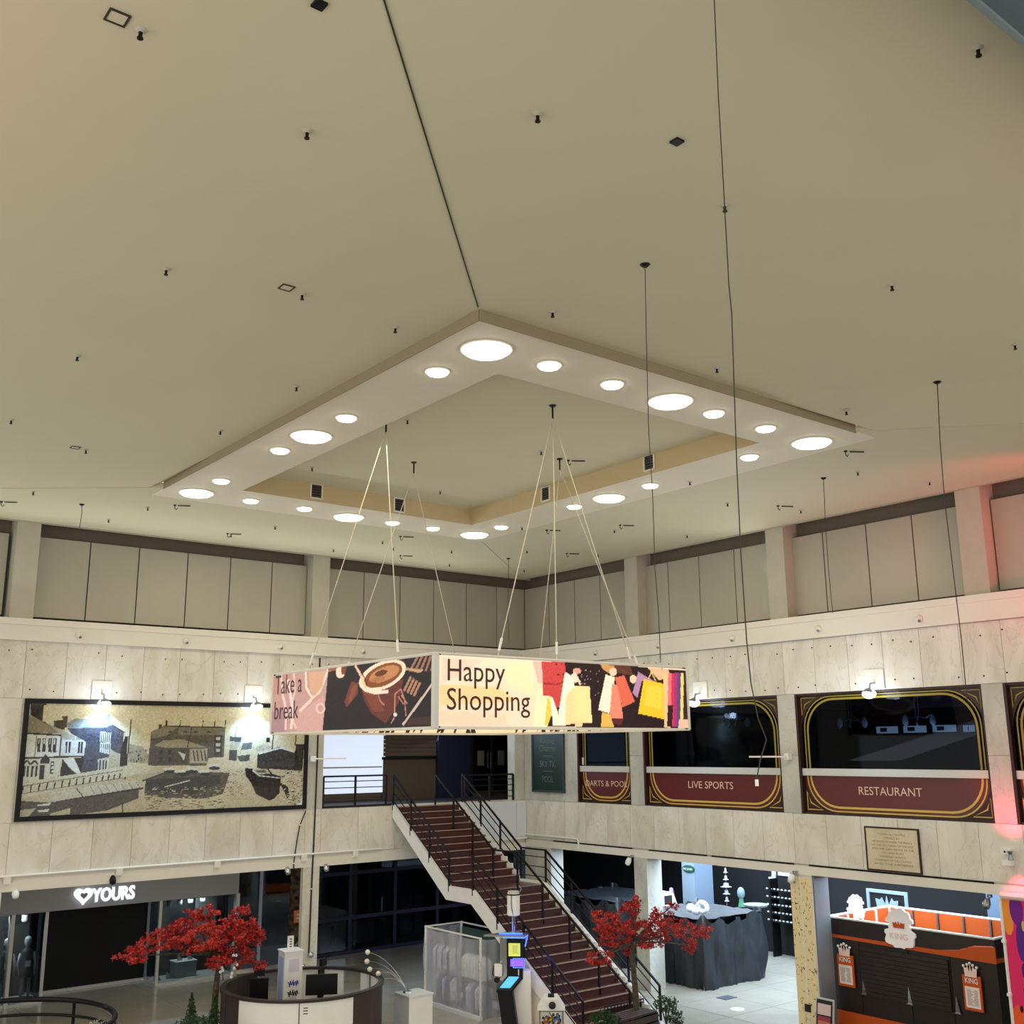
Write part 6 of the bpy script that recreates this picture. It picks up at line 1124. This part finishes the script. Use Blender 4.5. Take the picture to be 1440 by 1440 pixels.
# globe lamp cluster on a pedestal
bx_, by_ = Z(575, 1392, .85)[:2]; gd = thing('pedestal', (bx_+.1, by_-.1, 0), 'pale pedestal with a clear glass screen beside the globe lamp', 'pedestal')
build('body', MB().box(bx_-.28, bx_+.3, by_-.45, by_+.1, 0, .8), white, gd); build('top', MB().box(bx_-.3, bx_+.32, by_-.47, by_+.12, .8, .83), mat('pedestal_top', (222, 226, 228), .3), gd); build('glass_screen', MB().box(bx_-.3, bx_-.285, by_-.45, by_+.1, .0, .98), clear, gd)
gl_ = thing('globe_lamp', (bx_, by_, .83), 'cluster lamp of five small globes on thin curved stems beside the desk', 'lamp'); base = np.array([bx_-.1, by_-.1, .83])
build('foot', MB().lathe(base, [(.1, 0), (.09, .03), (.02, .05)], 12), chrome, gl_)
for (x, y) in ((517, 1339), (516, 1352), (520, 1363), (532, 1369), (533, 1379)):
    e = D(x, y, math.hypot(bx_, by_)-.1); mid = base*.45+e*.55+[0, 0, .16]; t_ = np.linspace(0, 1, 9)[:, None]; P = (1-t_)**2*base+2*t_*(1-t_)*(mid+[.12, -.05, .1])+t_**2*e
    s_ = build('stem', MB().tube(list(P), .009, 5), chrome, gl_); build('globe', MB().ball(e, .055, 12), mat('globe_pearl', (226, 224, 214), .2, spec=.8), gl_, smooth=True)
# ================================================================ TREES
def leaves(mb, c, rad, n, size, fl_=.6):
    for _ in range(n):
        d = rng.normal(0, 1, 3); d /= np.linalg.norm(d); p = np.array(c)+d*np.array(rad)*rng.uniform(.15, 1)**.5
        a = rng.normal(0, 1, 3); a[2] *= fl_; a /= np.linalg.norm(a); b_ = np.cross(a, rng.normal(0, 1, 3)); b_ /= np.linalg.norm(b_); s_ = size*rng.uniform(.6, 1.3)
        # five-lobed maple leaf as a folded fan
        V = [p]; nn_ = np.cross(a, b_)
        for k, (th, r_) in enumerate(((-1.9, .5), (-1.45, .3), (-1.0, .85), (-.5, .4), (0, 1.0), (.5, .4), (1.0, .85), (1.45, .3), (1.9, .5))): V.append(p+s_*r_*(a*math.cos(th)+b_*math.sin(th))+nn_*s_*.18*abs(math.sin(th)))
        mb.add(V, [(0, k, k+1, k+2) for k in (1, 3, 5, 7)])
def maple(name, plane, trunk_px, blobs, lb, ntot, tz, size=.055, depth=.55, mt=bark):
    base = plane(*trunk_px[0]); base = np.array([base[0], base[1], 0.0]) if tz is None else np.array([base[0], base[1], tz]); t = thing('maple_tree', base, lb, 'tree', 'red maple trees')
    pts = [base]+[plane(*q_) for q_ in trunk_px[1:]]; build('trunk', MB().tube(pts, .075, 9, .045), mt, t, smooth=True); top_ = np.array(pts[-1])
    fo = MB(); A = sum(b_[2]*b_[3] for b_ in blobs)
    for (x, y, rx, ry) in blobs:
        c_ = plane(x, y)-np.array([0, 0, H]); c_ = c_*(1+rng.uniform(-depth, depth)/np.linalg.norm(c_))+[0, 0, H]
        sc = 1/ (F/np.linalg.norm(c_[:2])); n_ = int(ntot*rx*ry/A)
        m_c = max(4, n_//26); off = rng.normal(0, 1, (m_c, 3)); off /= np.linalg.norm(off, axis=1)[:, None]; off *= rng.uniform(.3, 1, (m_c, 1))**.5
        for o_ in off: leaves(fo, c_+o_*np.array((rx*sc*1.1, rx*sc, ry*sc*1.1)), (.085, .085, .045), 16, size)
        mid = (top_+c_)/2+[0, 0, .02]; build('branch', MB().tube([top_-[0, 0, .05], mid, c_], .022, 6, .008), mt, t, smooth=True)
    T(build('foliage', fo, redm, t), kind='stuff'); return t
pl1 = lambda x, y: L(x, y, 21.6)
maple('m1', pl1, [(303, 1470), (301, 1430), (303, 1395), (307, 1362), (300, 1340)], [(185, 1345, 20, 7), (205, 1332, 20, 11), (228, 1322, 22, 11), (250, 1312, 24, 14), (272, 1298, 20, 16), (288, 1283, 14, 9), (290, 1318, 26, 14), (312, 1305, 22, 18), (325, 1325, 24, 16), (345, 1310, 18, 14), (337, 1288, 9, 12), (345, 1281, 6, 7), (356, 1325, 12, 14), (310, 1345, 16, 14), (343, 1347, 16, 10), (362, 1356, 14, 5), (272, 1330, 20, 8), (357, 1308, 10, 8)], 'red-leaved maple tree in front of the grey shopfront', 8200, 0, .062)
pl2 = lambda x, y: L(x, y, 16.6)
maple('m2', pl2, [(898, 1480), (896, 1430), (893, 1385), (889, 1345), (892, 1322)], [(843, 1290, 11, 9), (857, 1300, 18, 15), (870, 1312, 18, 16), (885, 1285, 12, 18), (895, 1270, 6, 9), (900, 1315, 20, 15), (918, 1300, 18, 12), (932, 1283, 14, 8), (945, 1274, 6, 6), (945, 1305, 22, 11), (968, 1312, 18, 9), (988, 1310, 13, 7), (972, 1330, 9, 10), (912, 1330, 10, 6), (884, 1335, 8, 7), (855, 1322, 14, 8), (842, 1346, 18, 9), (836, 1357, 8, 6), (925, 1322, 16, 8)], 'red-leaved maple tree at the foot of the stairs', 8200, 0, .052, .45, barkg)
# pale blossoms at the first tree
p = pl1(312, 1355); t = thing('blossom_sprig', p, 'sprig of small white blossoms under the left red maple', 'flowers'); build('stem', MB().tube([p+[.0, -.1, -.3], p, p+[.06, -.1, .15]], .01, 5), barkg, t)
mm = MB()
for (x, y) in ((305, 1358), (306, 1362), (303, 1364), (322, 1359), (326, 1354), (319, 1366), (318, 1371), (321, 1341), (325, 1341)): mm.ball(pl1(x, y)-[0, .25, 0], .035, 6)
T(build('petals', mm, white, t), kind='stuff')
# ================================================================ GREENERY AND PLANTERS
def bush(c_, rad, n_, lb, name='bush', m_=greenb, size=.045, planter=None):
    t = thing(name, (c_[0], c_[1], 0), lb, 'plant'); fo = MB(); leaves(fo, c_, rad, n_, size); T(build('foliage', fo, m_, t), kind='stuff')
    build('stems', MB().tube([(c_[0], c_[1], .0), (c_[0], c_[1], c_[2])], .03, 6, .01).tube([(c_[0], c_[1], .1), (c_[0]+rad[0]*.5, c_[1], c_[2])], .02, 5, .008).tube([(c_[0], c_[1], .1), (c_[0]-rad[0]*.5, c_[1], c_[2])], .02, 5, .008), barkg, t); return t
def cone(x, y, ytop, lb, dep):
    b_ = L(x, y, dep); tp = L(x, ytop, dep); hh_ = tp[2]-b_[2]; t = thing('topiary_cone', (b_[0], b_[1], 0), lb, 'plant', 'conical topiary'); build('trunk', MB().tube([(b_[0], b_[1], 0), (b_[0], b_[1], tp[2]-.1)], .03, 6), barkg, t)
    fo = MB()
    for k in range(12): f_ = k/11; leaves(fo, (b_[0], b_[1], b_[2]+hh_*f_), (.15*(1-f_*.85), .15*(1-f_*.85), .05), int(90*(1-f_*.7)), .03)
    T(build('foliage', fo, green, t), kind='stuff')
cone(268, 1436, 1399, 'dark green conical topiary at the left of the shrubs', 21.0); cone(301, 1436, 1402, 'dark green conical topiary partly behind the left trunk', 20.6)
p = L(272, 1442, 20.6); bush((p[0], p[1], p[2]), (.42, .3, .16), 700, 'low green shrubs below the left red maple'); p = L(850, 1437, 15.6); bush((p[0], p[1], p[2]), (.36, .3, .2), 600, 'dark green shrub at the foot of the stair beside the trunk', m_=green)
p = L(936, 1412, 16.9); bush((p[0], p[1], p[2]), (.3, .25, .17), 420, 'green shrub behind the slatted bench', m_=greenb); p = L(950, 1432, 16.7); bush((p[0], p[1], p[2]), (.16, .2, .2), 260, 'small trailing green plant right of the slatted bench', m_=green)
# slatted planter bench
b0, b1_ = Z(862, 1433, .62), Z(955, 1412, .55); b1_[2] = .62; t = thing('planter_bench', ((b0[0]+b1_[0])/2, (b0[1]+b1_[1])/2-.0, 0), 'dark brown slatted timber planter bench at the foot of the stairs', 'bench'); dv = (b1_-b0); dv[2] = 0; dv /= np.linalg.norm(dv); nv = np.array([dv[1], -dv[0], 0])
wood = mat('dark_timber', (70, 54, 48), .7, var=.3, nscale=6)
LB = 1.15; bo_ = np.array([b0[0], b0[1], 0.])
for k in range(5): o_ = bo_+nv*(-.25+k*.1)+UP*.6; build('slat', MB().bar(o_, o_+dv*LB, .08, .035), wood, t)
for k in range(4): o_ = bo_+nv*.2+UP*(.08+k*.14); build('slat', MB().bar(o_, o_+dv*LB, .03, .11), wood, t)
for e in (0, LB): o_ = bo_+dv*e; build('end_frame', MB().prism([o_-nv*.26, o_+nv*.19, o_+nv*.19+UP*.58, o_-nv*.26+UP*.58], dv*.04), blackm, t)
# picket guard behind the trunk
t = thing('metal_guard', (17.2, 17.0, 0), 'low picket guard of thin bars behind the right trunk', 'guard')
g0 = Z(850, 1420, .45); g1 = Z(905, 1408, .45)
for k in range(13): q_ = g0+(g1-g0)*k/12; build('bar', MB().bar((q_[0], q_[1], 0), (q_[0], q_[1], .5), .015), blackm, t)
build('top_rail', MB().bar((g0[0], g0[1], .5), (g1[0], g1[1], .5), .025), blackm, t)
# ================================================================ ROUND BARRIER bottom left
ccx, ccy, cr_ = 5.2, 21.9, 2.15; t = thing('round_barrier', (ccx, ccy, 0), 'curved black double-rail barrier at the bottom left corner', 'railing')
A = np.linspace(0, 2*math.pi, 49); build('top_rail', MB().tube([(ccx+cr_*math.cos(a), ccy+cr_*math.sin(a), 1.0) for a in A], .05, 8), blackm, t, smooth=True); build('lower_rail', MB().tube([(ccx+cr_*math.cos(a), ccy+cr_*math.sin(a), .72) for a in A], .03, 8), blackm, t, smooth=True)
for a in np.linspace(0, 2*math.pi, 9)[:-1]+.55: build('post', MB().bar((ccx+cr_*math.cos(a), ccy+cr_*math.sin(a), 0), (ccx+cr_*math.cos(a), ccy+cr_*math.sin(a), 1.0), .05), blackm, t)
p = Z(143, 1436, .75); bush((p[0], p[1], .62), (.32, .3, .16), 420, 'variegated white and green shrub inside the curved barrier', m_=mat('variegated_leaf', (214, 214, 200), .6, c2=(40, 76, 46), nscale=22))
